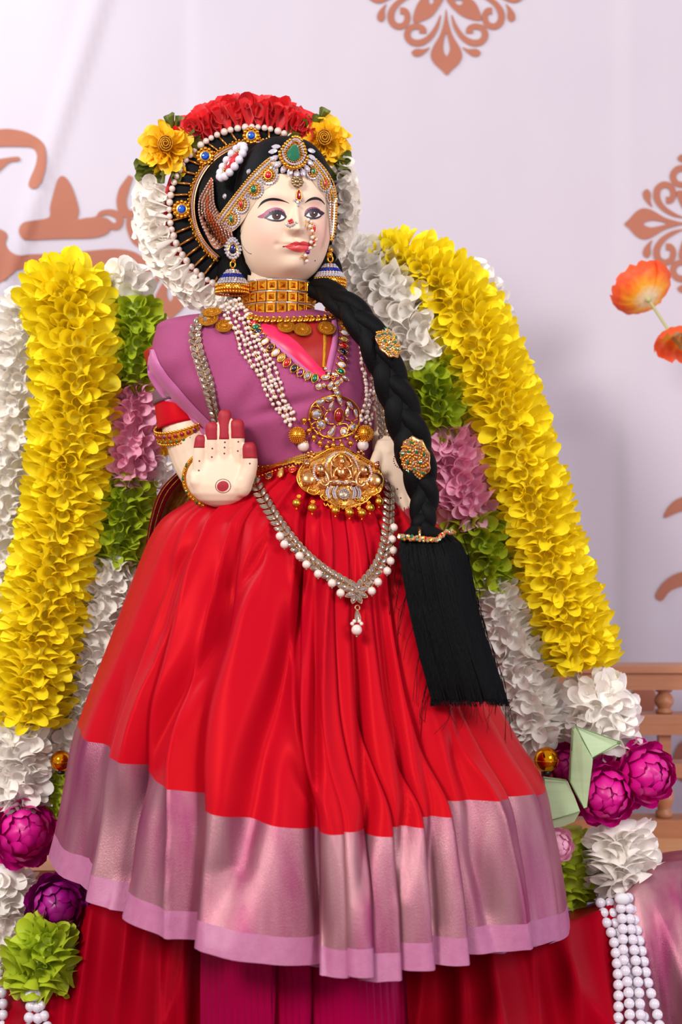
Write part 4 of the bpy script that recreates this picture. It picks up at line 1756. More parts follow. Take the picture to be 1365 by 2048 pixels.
# --- gold baubles
def bauble(label, px, py, d, r):
    t = thing('gold_bauble', label, 'ornament', P(px, py, d))
    ball('ball', P(px, py, d), r, 'bauble', t)
    obj('cap', ([P(px, py + r * 0.92, d) + v * S for v in lathe([(r * .35, -6), (r * .38, 0), (r * .2, 4)], 14)[0]], lathe([(r * .35, -6), (r * .38, 0), (r * .2, 4)], 14)[1]), 'black', t)
    rg = [P(px, py + 1, d) + Vector((math.cos(a) * (r + .4), math.sin(a) * (r + .4), 0)) * S for a in [2 * PI * k / 28 for k in range(28)]]
    obj('seam', tube(rg, 0.7 * S, 5, True), 'gold', t)


ME['bead|bauble'] = mesh('bead', *sphere(32, 20), 'bauble')
bauble('shiny gold ball between skirt and folded palm leaf on the right', 1094, 1519, -70, 26)
bauble('shiny gold ball half hidden by the skirt on the left', 122, 1522, -90, 22)


# --- folded palm leaf bird
def z8(pts):
    return [(1020 + x / 3.864, 1320 + y / 3.864) for x, y in pts]


lb = thing('folded_leaf_bird', 'pale green palm leaf folded into a bird beside the magenta flower', 'leaf ornament', P(1140, 1650, -50))


def fold(name, pts, ds, thick, mat='leaf'):
    fr = [P(x, y, dd) for (x, y), dd in zip(z8(pts), ds)]
    b = Bag().add(poly_prism(fr[::-1], Vector((0, thick * S, 0))))
    return obj(name, b.VF, mat, lb, False)


fold('neck', [(490, 545), (512, 512), (560, 620), (642, 762), (640, 805), (597, 1138), (575, 1146), (520, 1050), (466, 940), (480, 700)], [-28, -26, -22, -20, -20, -22, -24, -26, -30, -30], 20)
fold('head', [(512, 512), (860, 635), (852, 655), (640, 756), (590, 690), (540, 590)], [-30, -44, -44, -24, -24, -27], 16)
fold('body', [(270, 915), (450, 938), (500, 1050), (545, 1168), (430, 1205), (300, 1245), (270, 1100)], [-40, -34, -30, -30, -28, -32, -40], 26)
fold('belly', [(300, 1244), (430, 1206), (545, 1172), (500, 1250), (420, 1285), (310, 1305)], [-34, -32, -34, -44, -48, -46], 20)
for a, b_ in (((490, 545), (480, 700)), ((480, 700), (466, 940)), ((466, 940), (575, 1146)), ((512, 512), (640, 756)), ((512, 512), (860, 635)), ((860, 635), (640, 756)), ((642, 762), (597, 1138)), ((300, 1245), (545, 1170)), ((270, 915), (450, 938))):
    (xa, ya), (xb, yb) = z8([a, b_])
    obj('leaf_edge', tube([P(xa, ya, -25), P(xb, yb, -25)], 1.0 * S, 6), 'leafedge', lb)
obj('beak_tip', ([P(x, y, -43) for x, y in z8([(835, 640)])][0:0] or [P(1020 + 845 / 3.864, 1320 + 638 / 3.864, -44) + v * 4 * S for v in SPH[0]], SPH[1]), 'leafedge', lb)


# --- pearl tassels
def tassel(label, strands, r, top, d):
    t = thing('pearl_tassel', label, 'tassel', P(top[0], top[1], d))
    for pts in strands:
        path = catmull([P(x, y, d + dd) for x, y, dd in pts], 10)
        obj('thread', tube(path, 0.8 * S, 5), 'thread', t)
        for p, tt in resample(path, r * 2.02 * S):
            ball('pearl', p, r, 'pearlw', t)
    obj('knot', ([P(top[0], top[1], d) + Vector((v.x * 16, v.y * 10, v.z * 12)) * S for v in SPH[0]], SPH[1]), 'thread', t)


tassel('white pearl bead tassel hanging from the right garland', [
    [(1202, 1806, -17), (1214, 1846, 9), (1228, 1880, 30), (1236, 1940, 67), (1238, 2000, 102), (1236, 2090, 153)],
    [(1240, 1796, -14), (1246, 1850, 17), (1248, 1920, 60), (1258, 1985, 97), (1262, 2090, 157)],
    [(1258, 1796, -16), (1262, 1850, 13), (1272, 1920, 56), (1280, 2000, 102), (1284, 2090, 155)],
    [(1266, 1820, -15), (1284, 1900, 33), (1298, 1970, 75), (1316, 2030, 112), (1326, 2090, 147)],
    [(1220, 1806, -25), (1238, 1870, 12), (1256, 1930, 47), (1270, 1990, 82), (1300, 2060, 127), (1312, 2095, 146)]], 10.6, (1246, 1798), 0)
tassel('white pearl bead tassel at the lower left edge', [
    [(-6, 1920, 0), (2, 1970, 4), (6, 2010, 8), (4, 2090, 10)], [(-22, 1920, 0), (-16, 1990, 4), (-14, 2090, 8)]], 10.4, (-6, 1915), 90)
tassel('small white pearl bead tassel under the lower left green petals', [
    [(66, 1990, 0), (60, 2020, 4), (56, 2060, 8), (52, 2095, 10)], [(70, 1992, 2), (76, 2030, 6), (76, 2095, 10)], [(72, 1990, 0), (84, 2020, 2), (96, 2060, 4), (102, 2095, 8)]], 10.4, (64, 1988), 150)


# --- poppies
def poppy_petal():
    V, F = [], []
    n, m = 13, 9
    for j in range(m):
        v = j / (m - 1)
        for i in range(n):
            u = i / (n - 1) * 2 - 1
            a = u * 0.78
            rad = 0.03 + math.sin(v * PI * 0.5)
            ruf = 0.07 * v ** 2 * math.sin(i * 1.9) + 0.05 * v * v * math.sin(i * 3.7 + 1)
            V.append(Vector((rad * math.sin(a), rad * math.cos(a), 0.85 * (1 - math.cos(v * 1.35)) + ruf)))
    for j in range(m - 1):
        for i in range(n - 1):
            q = j * n + i
            F.append((q, q + 1, q + n + 1, q + n))
    return V, F


PPM = poppy_petal()


def poppy(label, px, py, d, R, axis, stem_pts, npet=5, seed=0):
    rnd = random.Random(seed)
    c = P(px, py, d)
    t = thing('poppy', label, 'flower', c)
    ax = Vector(axis).normalized()
    e1 = ax.orthogonal().normalized()
    for k in range(npet):
        q = Matrix.Rotation(2 * PI * k / npet + rnd.uniform(-.15, .15), 3, ax) @ e1
        yv = (q + ax * rnd.uniform(-0.12, 0.05)).normalized()
        zv = (ax - yv * ax.dot(yv)).normalized()
        inst('petal', unit('poppy_petal', PPM, 'poppy'), basis(yv.cross(zv), yv, zv, c) @ sc(R * rnd.uniform(.92, 1.05)), t)
    b = Bag()
    for k in range(30):
        q = (Matrix.Rotation(k * 2.4, 3, ax) @ e1)
        b.add(tube([c, c + (ax * 0.45 + q * 0.18 * (0.4 + 0.6 * rnd.random())) * R * S], 0.8 * S, 5))
    obj('stamens', b.VF, 'citrine', t, kind='stuff')
    obj('stem', tube(catmull([c] + [P(*p) for p in stem_pts], 8), 3.4 * S, 8), 'stem', t)
    ball('calyx', c - ax * 2 * S, 7, 'stem', t)


poppy('orange poppy seen from behind on the right, upper of the two', 1297, 598, -520, 74, (-0.30, 0.55, 0.62), [(1318, 630, -520), (1345, 672, -520), (1400, 760, -520), (1440, 1000, -520), (1450, 1340, -520)], seed=3)
poppy('orange poppy cut off by the right edge, lower of the two', 1368, 664, -500, 62, (-0.1, -0.35, -0.75), [(1385, 720, -510), (1410, 860, -515), (1430, 1100, -520), (1440, 1340, -525)], seed=5)
# ================================================================== HALO AND HEAD ORNAMENTS
HD = -62.0


def arcpt(cx, cy, r, deg, d):
    a = math.radians(deg)
    return P(cx + r * math.cos(a), cy - r * math.sin(a), d)


halo = thing('halo_crown', 'round black velvet halo with gold spokes and pearl rim behind the head', 'crown', P(505, 590, HD))
dv, df = [], []
NDk = 72
for r_, dd in ((0.5, 0), (60, 0), (120, 0), (168, 0), (171, -4), (171, -12), (0.5, -14)):
    for k in range(NDk):
        dv.append(arcpt(505, 420, r_, 360 * k / NDk, HD + dd))
for i in range(6):
    for k in range(NDk):
        df.append((i * NDk + k, (i + 1) * NDk + k, (i + 1) * NDk + (k + 1) % NDk, i * NDk + (k + 1) % NDk))
obj('velvet_disc', (dv, df), 'velvet', halo)
obj('red_felt_edge', tube([arcpt(505, 420, 174, 360 * k / 72, HD - 4) for k in range(72)], 4.5 * S, 8, True), 'redfelt', halo)
rr_ = random.Random(5)
deg = 20.0
while deg < 290:
    r_ = rr_.choice([6.0, 6.6, 7.2, 7.6])
    ball('pearl', arcpt(505, 420, 166, deg, HD + 6), r_, 'pearl', halo)
    deg += math.degrees(2.02 * r_ / 166)
for k in range(27):
    deg = 42 + 9.1 * k
    a = arcpt(513, 413, 130, deg, HD + 7)
    b = arcpt(505, 420, 163, deg, HD + 5)
    dirv = (b - a).normalized()
    sd = dirv.cross(Vector((0, -1, 0)))
    sp_ = obj('spoke', tube([a, b], 2.6 * S, 8), 'gold', halo)
    obj('spoke_groove', tube([a + Vector((0, -2.2 * S, 0)), b + Vector((0, -2.2 * S, 0))], 0.9 * S, 5), 'rosegold', sp_)


def flower_brooch(px, py, d, r, parent):
    c = P(px, py, d)
    fr = frame(c, Vector((0, -1, 0)), Vector((1, 0, 0)))
    o = inst('gold_flower', unit('flower_plate', lathe([(0.9, 0), (0.95, 0.15), (0.5, 0.3)], 16), 'gold'), fr @ sc(r, r, r), parent)
    for k in range(12):
        a = 2 * PI * k / 12
        ball('gold_petal', fr @ Vector((math.cos(a) * r * 0.86 * S, math.sin(a) * r * 0.86 * S, r * 0.15 * S)), r * 0.25, 'gold', o, True)
    inst('blue_stone', unit('stone_oval', dome(OV), 'sapphire', False), fr @ Matrix.Translation((0, 0, r * 0.2 * S)) @ sc(r * 0.5, r * 0.5, r * 0.5), o)


flower_brooch(364, 419, HD + 12, 18, halo)
flower_brooch(411, 313, HD + 12, 18, halo)
flower_brooch(503, 272, HD + 12, 17, halo)
flower_brooch(621, 300, HD + 12, 15, halo)
# inner rim: two gold cords and a row of crystals
for r_, dd, rad, mt in ((133, 9, 3.0, 'goldmatte'), (124, 12, 2.6, 'rosegold')):
    obj('rim_cord', tube([arcpt(513, 413, r_, 30 + 205 * k / 70, HD + dd) for k in range(71)], rad * S, 7), mt, halo)
b = Bag()
for k in range(112):
    p = arcpt(513, 413, 128.5, 32 + 200 * k / 111, HD + 13)
    b.add(GEM, frame(p, Vector((0, -1, 0)), Vector((1, 0, 0))) @ sc(3.0))
obj('crystal_row', b.VF, 'pinkcr', halo, False, kind='stuff')
b = Bag()
for k in range(70):
    p = arcpt(513, 413, 135 + 2 * (k % 2), 32 + 200 * k / 69, HD + 13)
    b.add(SPHL, Matrix.Translation(p) @ sc(2.6))
obj('gold_bead_row', b.VF, 'gold', halo, kind='stuff')

# ---- ribbon flowers round the halo
ring = thing('ribbon_flower_ring', 'ring of ruffled red, yellow and white ribbon flowers around the halo', 'flower ring', P(490, 610, HD - 20))
RC = (490, 405)


def ruffle(name, a0, a1, mat, n_out, n_in, rin=176, rout=226, seed=0):
    rnd = random.Random(seed)
    outer, inner = [], []
    for lay_ in range(3):
        n = n_out
        for k in range(n):
            dg_ = a0 + (a1 - a0) * (k + 0.5 + 0.33 * lay_) / n
            if not (min(a0, a1) <= dg_ <= max(a0, a1)):
                continue
            a = math.radians(dg_)
            r = Vector((math.cos(a), 0, math.sin(a)))
            z = (r + Vector((0, -0.28 * lay_ + 0.12, 0)) + Vector((rnd.uniform(-.08, .08), 0, rnd.uniform(-.08, .08)))).normalized()
            ro = rnd.uniform(-0.6, 0.6)
            x = Matrix.Rotation(ro, 3, z) @ (Vector((0, 1, 0)) - z * z.y).normalized()
            y = z.cross(x)
            ip = (505 + 166 * math.cos(a), 420 - 166 * math.sin(a))
            base = P(ip[0], ip[1], HD - 14 + 9 * lay_)
            L0 = math.hypot(RC[0] + rout * math.cos(a) - ip[0], RC[1] - rout * math.sin(a) - ip[1])
            L_ = (L0 + 4) * rnd.uniform(0.94, 1.04) * (1 - 0.13 * lay_)
            outer.append((1 - lay_ * 0.1, basis(x, y, z, base) @ sc(24, 62, L_)))
    for k in range(n_in):
        dg_ = a0 + (a1 - a0) * (k + 0.5) / n_in
        a = math.radians(dg_)
        r = Vector((math.cos(a), 0, math.sin(a)))
        rr2 = rnd.uniform(0.22, 0.58)
        z = (r * rnd.uniform(-0.1, 0.55) + Vector((0, -1, 0)) + Vector((rnd.uniform(-.3, .3), 0, rnd.uniform(-.3, .3)))).normalized()
        x = Matrix.Rotation(rnd.uniform(-1.2, 1.2), 3, z) @ (r - z * r.dot(z)).normalized()
        y = z.cross(x)
        base = P(505 + 168 * math.cos(a), 420 - 168 * math.sin(a), HD - 2).lerp(arcpt(RC[0], RC[1], rout, dg_, HD - 2), rr2)
        inner.append((1, basis(x, y, z, base) @ sc(27, 30, rnd.uniform(28, 36))))
    put_petals(ring, name, outer, 'ribbon', mat)
    put_petals(ring, name.replace('ruffle', 'ribbon_curl'), inner, 'cone', mat)


ruffle('red_ruffle', 50, 132, 'redr', 12, 24, 172, 222, 1)
ruffle('white_ruffle', 164, 262, 'ivory', 14, 22, 170, 230, 2)
ruffle('white_ruffle', -48, 26, 'ivory', 11, 14, 172, 228, 3)


def ribbon_flower(px, py, R, seed, lean):
    rnd = random.Random(seed)
    c = P(px, py, HD + 4)
    it = []
    for lay_ in range(3):
        n = (11, 9, 7)[lay_]
        for k in range(n):
            a = 2 * PI * (k + 0.4 * lay_) / n + rnd.uniform(-.15, .15)
            r = Vector((math.cos(a), 0, math.sin(a)))
            z = (r + Vector((0, -0.15 - 0.35 * lay_, 0))).normalized()
            x = Matrix.Rotation(rnd.uniform(-.9, .9), 3, z) @ (Vector((0, 1, 0)) - z * z.y).normalized()
            L_ = R * (1.0, 0.86, 0.66)[lay_] * rnd.uniform(0.9, 1.08)
            it.append((1, basis(x, z.cross(x), z, c + Vector((0, -3 * lay_ * S, 0))) @ sc(34, 34, L_)))
    put_petals(ring, 'yellow_petal', it, 'cone', 'goldy')
    # rolled gold rosette
    sp = []
    for k in range(70):
        a = k * 0.33
        rr2 = 2 + 14 * k / 69
        sp.append(c + Vector((rr2 * math.cos(a) * S, (-46 + 8 * (k / 69)) * S, rr2 * math.sin(a) * 1.15 * S)))
    V, F = [], []
    for k, p in enumerate(sp):
        V += [p, p + Vector((0, 12 * S, 0)), p + Vector((0, 12 * S, 0)) * 1.0 + (p - c) * 0.1]
    F = [(3 * k, 3 * k + 3, 3 * k + 4, 3 * k + 1) for k in range(69)]
    obj('gold_rosette', (V, F), 'goldmatte', ring)
    obj('rosette_edge', tube(sp, 1.6 * S, 6), 'goldmatte', ring)
    ball('rosette_heart', c + Vector((0, -30 * S, 0)), 14, 'goldmatte', ring)


ribbon_flower(336, 296, 58, 3, 0)
ribbon_flower(650, 284, 54, 4, 0)


def olive(pts, seed):
    rnd = random.Random(seed)
    it = []
    for px, py, ang, L_ in pts:
        a = math.radians(ang)
        z = Vector((math.cos(a), -0.35, math.sin(a))).normalized()
        x = Matrix.Rotation(rnd.uniform(-.8, .8), 3, z) @ (Vector((0, 1, 0)) - z * z.y).normalized()
        it.append((1, basis(x, z.cross(x), z, P(px, py, HD + 4)) @ sc(26, 32, L_ + 2)))
    put_petals(ring, 'olive_leaf', it, 'ribbon', 'olive')


olive([(345, 265, 100, 36), (352, 268, 70, 34), (366, 278, 20, 40), (372, 290, 0, 34), (362, 262, 45, 30), (318, 330, 200, 44), (316, 344, 195, 44), (330, 335, 250, 30), (345, 335, 290, 30), (300, 335, 170, 30)], 1)
olive([(618, 262, 110, 30), (610, 270, 170, 34), (624, 258, 60, 30), (606, 276, 200, 34), (660, 318, -20, 40), (668, 325, -45, 40), (655, 330, -70, 36), (640, 240, 60, 24), (672, 318, 10, 30)], 2)

# ================================================================== TIARA
import bmesh
_bm = bmesh.new()
for _v in HV[::7] + hv[::3] + BACKHAIR[0][::2]:
    _bm.verts.new(_v)
bmesh.ops.convex_hull(_bm, input=_bm.verts)
_bm.verts.index_update()
THULL = BVHTree.FromBMesh(_bm)
TT0 = TT
TT = THULL
tiara = thing('jewelled_tiara', 'scalloped tiara of crystals and gold beads with a large emerald drop', 'tiara', P(588, 345, 120))


def bead_line(path, step, r, mat, tree, off, parent, name, kind='gem', low=True):
    b = Bag()
    c = catmull([(x, y, 0) for x, y in path], 8)
    for p, t in resample(c, step):
        fr = lay(p.x, p.y, tree, off, t.x, t.y)
        if kind == 'gem':
            b.add(GEM, fr @ sc(r))
        else:
            b.add(SPHL, fr @ sc(r))
    return obj(name, b.VF, mat, parent, kind != 'gem', kind='stuff')


# left sweep
for o_, mt, kd, st, r in ((0, 'gold', 'b', 5.4, 2.7), (6, 'crystal', 'gem', 5.6, 2.9), (12, 'gold', 'b', 5.4, 2.6), (17.5, 'crystal', 'gem', 5.6, 2.8)):
    ox, oy = o_ * 0.76, o_ * 0.65
    path = [(437 + ox, 437 + oy), (462 + ox, 404 + oy), (490 + ox, 368 + oy), (517 + ox, 338 + oy), (540 + ox * 0.7, 318 + oy)]
    bead_line(path, st, r, mt, TT, 2.0, tiara, 'gold_bead_row' if kd == 'b' else 'crystal_row', kd)
decal('backing', sm([(436, 434), (490, 365), (540, 314), (556, 330), (552, 362), (525, 385), (502, 418), (482, 448), (462, 464), (446, 452)], 4), TT, 0.8, 'paleback', tiara, 6, 60)
for (x, y), mt in (((538, 351), 'redstone'), ((510, 379), 'emerald'), ((485, 408.5), 'redstone'), ((466, 437.5), 'emerald')):
    s_ = stone('scallop_stone', lay(x, y, TT, 3, 1, 0), 7.4 if x > 500 else 5.6, 7.6, mt, tiara, 'oval', 'gold', smooth=True)
    b, b2 = Bag(), Bag()
    for k in range(13):
        a = 2 * PI * k / 13
        q = 0.85 if x < 500 else 1.0
        b.add(SPHL, lay(x + 11 * q * math.cos(a), y + 11.5 * math.sin(a), TT, 2.5) @ sc(2.5))
    for k in range(13):
        a = math.radians(-50 + 200 * k / 12)
        b2.add(GEM, lay(x + 16.5 * q * math.cos(a), y + 17 * math.sin(a), TT, 2.0) @ sc(2.9))
    obj('gold_bead_ring', b.VF, 'gold', s_, kind='stuff')
    obj('crystal_ring', b2.VF, 'crystal', s_, False, kind='stuff')
# crystal mesh hanging at the left temple
b, b2 = Bag(), Bag()
EDL = [(424, 358), (412, 378), (402, 398), (400, 420), (404, 442), (414, 468), (434, 497)]
EDR = [(427, 362), (428, 385), (430, 408), (438, 430), (450, 440), (462, 456), (466, 470)]
cl_ = catmull([(x, y, 0) for x, y in EDL], 4)
cr_ = catmull([(x, y, 0) for x, y in EDR], 4)
for i in range(len(cl_)):
    a, e = cl_[i], cr_[i]
    n = max(2, int((e - a).length / 5.4))
    for k in range(n + 1):
        p = a.lerp(e, k / n)
        f = k / n
        (b2 if 0.34 < f < 0.62 else b).add(GEM, lay(p.x, p.y, TT, 1.6, 0.7, -0.7) @ sc(2.8))
obj('crystal_mesh', b.VF, 'pinkcr', tiara, False, kind='stuff')
obj('orange_crystal_mesh', b2.VF, 'orange', tiara, False, kind='stuff')
decal('mesh_backing', sm([(424, 356), (402, 396), (400, 424), (412, 468), (434, 499), (466, 470), (448, 438), (430, 408)], 4), TT, 0.2, 'darkback', tiara, 6, 40)
# right sweep
for o_, mt, kd in ((0, 'gold', 'b'), (-6, 'crystal', 'gem'), (-12, 'gold', 'b'), (-18, 'crystal', 'gem')):
    path = [(632 + o_ * 0.3, 320 - o_ * 0.6), (652 + o_ * 0.6, 343 - o_ * 0.45), (667 + o_ * 0.75, 372 - o_ * 0.2), (673 + o_ * 0.75, 402), (673 + o_ * 0.8, 432), (669 + o_ * 0.5, 462), (665 + o_ * 0.25, 482)]
    bead_line(path, 5.4, 2.6, mt, TT, 1.6, tiara, 'gold_bead_row' if kd == 'b' else 'crystal_row', kd)
decal('backing', sm([(630, 318), (655, 342), (672, 376), (674, 420), (668, 470), (660, 470), (656, 430), (650, 396), (632, 372), (622, 350)], 4), TT, 0.6, 'paleback', tiara, 6, 40)
for (x, y), mt, w, h in (((625.5, 343), 'emerald', 4.4, 6.4), ((649, 366.6), 'redstone', 4.4, 7), ((663, 393.7), 'teal', 2.4, 6)):
    s_ = stone('scallop_stone', lay(x, y, TT, 3, 1, 0), w, h, mt, tiara, 'oval', 'gold')
    b, b2 = Bag(), Bag()
    for k in range(12):
        a = 2 * PI * k / 12
        b.add(SPHL, lay(x + (w + 3.6) * math.cos(a), y + (h + 4) * math.sin(a), TT, 2.2) @ sc(2.3))
        a = math.radians(20 + 190 * k / 11)
        b2.add(GEM, lay(x + (w + 8) * math.cos(a), y + (h + 9) * math.sin(a), TT, 1.8) @ sc(2.6))
    obj('gold_bead_ring', b.VF, 'gold', s_, kind='stuff')
    obj('crystal_ring', b2.VF, 'crystal', s_, False, kind='stuff')
# centre drop
fc = lay(586, 312, TT, 10, 0.26, -0.97)
fcp = fc @ Matrix.Identity(4)


def ring_on(fr, rx, ry, n, r, mat, VF, z, smooth):
    b = Bag()
    for k in range(n):
        a = 2 * PI * k / n
        c, s = math.cos(a), math.sin(a)
        sy = s * (1 - 0.30 * (c + 1) / 2) if c > 0 else s
        b.add(VF, fr @ Matrix.Translation((c * rx * (1.12 if c > 0.8 else 1) * S, sy * ry * S, z * S)) @ sc(r))
    return b.VF


plate = dome([(x * (1.12 if x > 0.8 else 1), y) for x, y in outline('drop', 24)], 0.5)
cp_ = inst('centre_drop', unit('drop_plate', plate, 'gold'), fc @ Matrix.Translation((0, 0, -6 * S)) @ sc(36, 29, 10), tiara)
inst('emerald_stone', unit('stone_drop', dome(outline('drop', 14), 0.6), 'emerald', False), fc @ sc(22, 17, 16), cp_)
obj('gold_bead_ring', ring_on(fc, 35, 27.5, 28, 3.6, 'gold', SPHL, 0, True), 'gold', cp_, kind='stuff')
obj('crystal_ring', ring_on(fc, 28, 21.5, 28, 2.9, 'crystal', GEM, 2, False), 'crystal', cp_, False, kind='stuff')
obj('small_gold_ring', ring_on(fc, 23, 17.2, 28, 1.5, 'rosegold', SPHL, 3, True), 'rosegold', cp_, kind='stuff')
for x, y, an in ((547, 305, 190), (550, 318, 200), (557, 330, 215), (568, 339, 235), (580, 345, 255), (593, 348, 272), (605, 346, 290), (613, 338, 310), (619, 327, 330), (623, 317, 345), (621.6, 304, 20), (553, 296, 170)):
    a = math.radians(an)
    inst('crystal_leaf', unit('stone_marquise', dome(MQ), 'ab', False), lay(x, y, TT, 3, math.cos(a), -math.sin(a)) @ sc(9.5, 6.2, 6), tiara)
# brooch of white pearls
pb = thing('pearl_brooch', 'oval brooch of white pearls around a ruby on the black hair', 'brooch', P(468, 355, 60))
fb = lay(468.5, 327, TT, 3, 0.74, -0.67)
inst('gold_plate', unit('setting_oval', rimset(OV), 'goldmatte'), fb @ sc(27, 15, 4), pb)
inst('ruby_stone', unit('stone_marquise', dome(MQ), 'redstone', False), fb @ Matrix.Translation((0, 0, 3 * S)) @ sc(22, 11.5, 11), pb)
for k in range(15):
    a = 2 * PI * k / 15
    ball('pearl', fb @ Vector((38 * math.cos(a) * S, 22 * math.sin(a) * S, 3 * S)), 8.4, 'pearlw', pb)
for k in range(22):
    a = 2 * PI * k / 22
    ball('gold_bead', fb @ Vector((26 * math.cos(a) * S, 14.5 * math.sin(a) * S, 2 * S)), 2.4, 'gold', pb, True)
for (x, y), lb_ in (((499, 344), 'round crystal stud on the hair beside the pearl brooch'), ((451, 393), 'round crystal stud on the hair above the left tiara stones')):
    st_ = inst('crystal_stud', unit('gem', GEM, 'crystal', False), lay(x, y, TT, 0.5) @ sc(6), None)
    tag(st_, lb_, 'hair stud')

TT = TT0
# ================================================================== FOREHEAD PENDANT
fp = thing('forehead_pendant', 'forehead pendant with gold rosette, ruby drop and five crystals', 'pendant', P(597, 407, 118))
f0 = lay(594, 365, THULL, 4)
b = Bag()
for k in range(9):
    a = 2 * PI * k / 9
    b.add(SPHL, f0 @ Matrix.Translation((8.5 * math.cos(a) * S, 8 * math.sin(a) * S, 0)) @ sc(4.6, 4.2, 3))
b.add(SPHL, f0 @ sc(7, 6, 4))
obj('rosette', b.VF, 'antique', fp)
stone('ruby_drop', lay(597, 391, TH, 3, 0, -1), 10, 6.2, 'ruby', fp, 'drop')
for x, y in ((590, 400.5), (594.5, 404), (599.5, 403), (604, 400), (597, 411)):
    inst('crystal', unit('gem', GEM, 'crystal', False), lay(x, y, TH, 1.5) @ sc(3.1), fp)

# ================================================================== NOSE ORNAMENTS
ns = thing('nose_stud', 'red flower nose stud with a crescent of crystals', 'nose stud', P(583, 452, 130))
for x, y in ((580, 442.5), (584.5, 440.5), (586.5, 444.5), (581.5, 446.8)):
    inst('red_petal', unit('stone_oval', dome(OV), 'redstone', False), lay(x, y, TH, 2.5) @ sc(3.0, 2.6, 3), ns)
for x, y in ((573.5, 448.5), (576.5, 452), (581, 454), (586, 452.5), (589.5, 449.5), (594, 446)):
    inst('crystal', unit('gem', GEM, 'crystal', False), lay(x, y, TH, 2.0) @ sc(2.7), ns)
nr_ = thing('pearl_nose_ring', 'curved pearl and gold nose ring hanging past the lips', 'nose ring', P(615, 522, 140))
NRP = [(617, 440), (623, 443.5), (620.5, 453), (625, 462), (625.6, 475), (632.6, 479), (622.6, 484.5), (629.5, 490), (621, 496), (611.5, 511), (614, 522)]
nds = []
for x, y in NRP:
    p, n = cast(x, y, TH, 110)
    p = p + (CAM - p).normalized() * 6 * S
    nds.append(p)
    ball('pearl', p, 3.9, 'pearl', nr_)
for a, c in zip(nds, nds[1:]):
    ball('gold_bead', (a + c) * 0.5 + Vector((2.4 * S, 0, 1 * S)), 2.3, 'gold', nr_, True)
    ball('gold_bead', (a + c) * 0.5 + Vector((-2.6 * S, 0, -1 * S)), 1.9, 'gold', nr_, True)
for (x, y), mt, r in (((616, 504), 'purple', 4.4), ((605, 514), 'gold', 2.6)):
    p, n = cast(x, y, TH, 110)
    ball('bead', p + (CAM - p).normalized() * 6 * S, r, mt, nr_)
for x, y, w, h in ((629.5, 457, 2.6, 7), (628, 483.5, 3, 3)):
    p, n = cast(x, y, TH, 110)
    inst('red_stone', unit('stone_oval', dome(OV), 'redstone', False), frame(p + (CAM - p).normalized() * 8 * S, (CAM - p).normalized(), Vector((1, 0, 0))) @ sc(w, h, 3), nr_)
obj('wire', tube(catmull([cast(606, 467, TH, 110)[0]] + nds, 4), 0.8 * S, 5), 'wire', nr_)


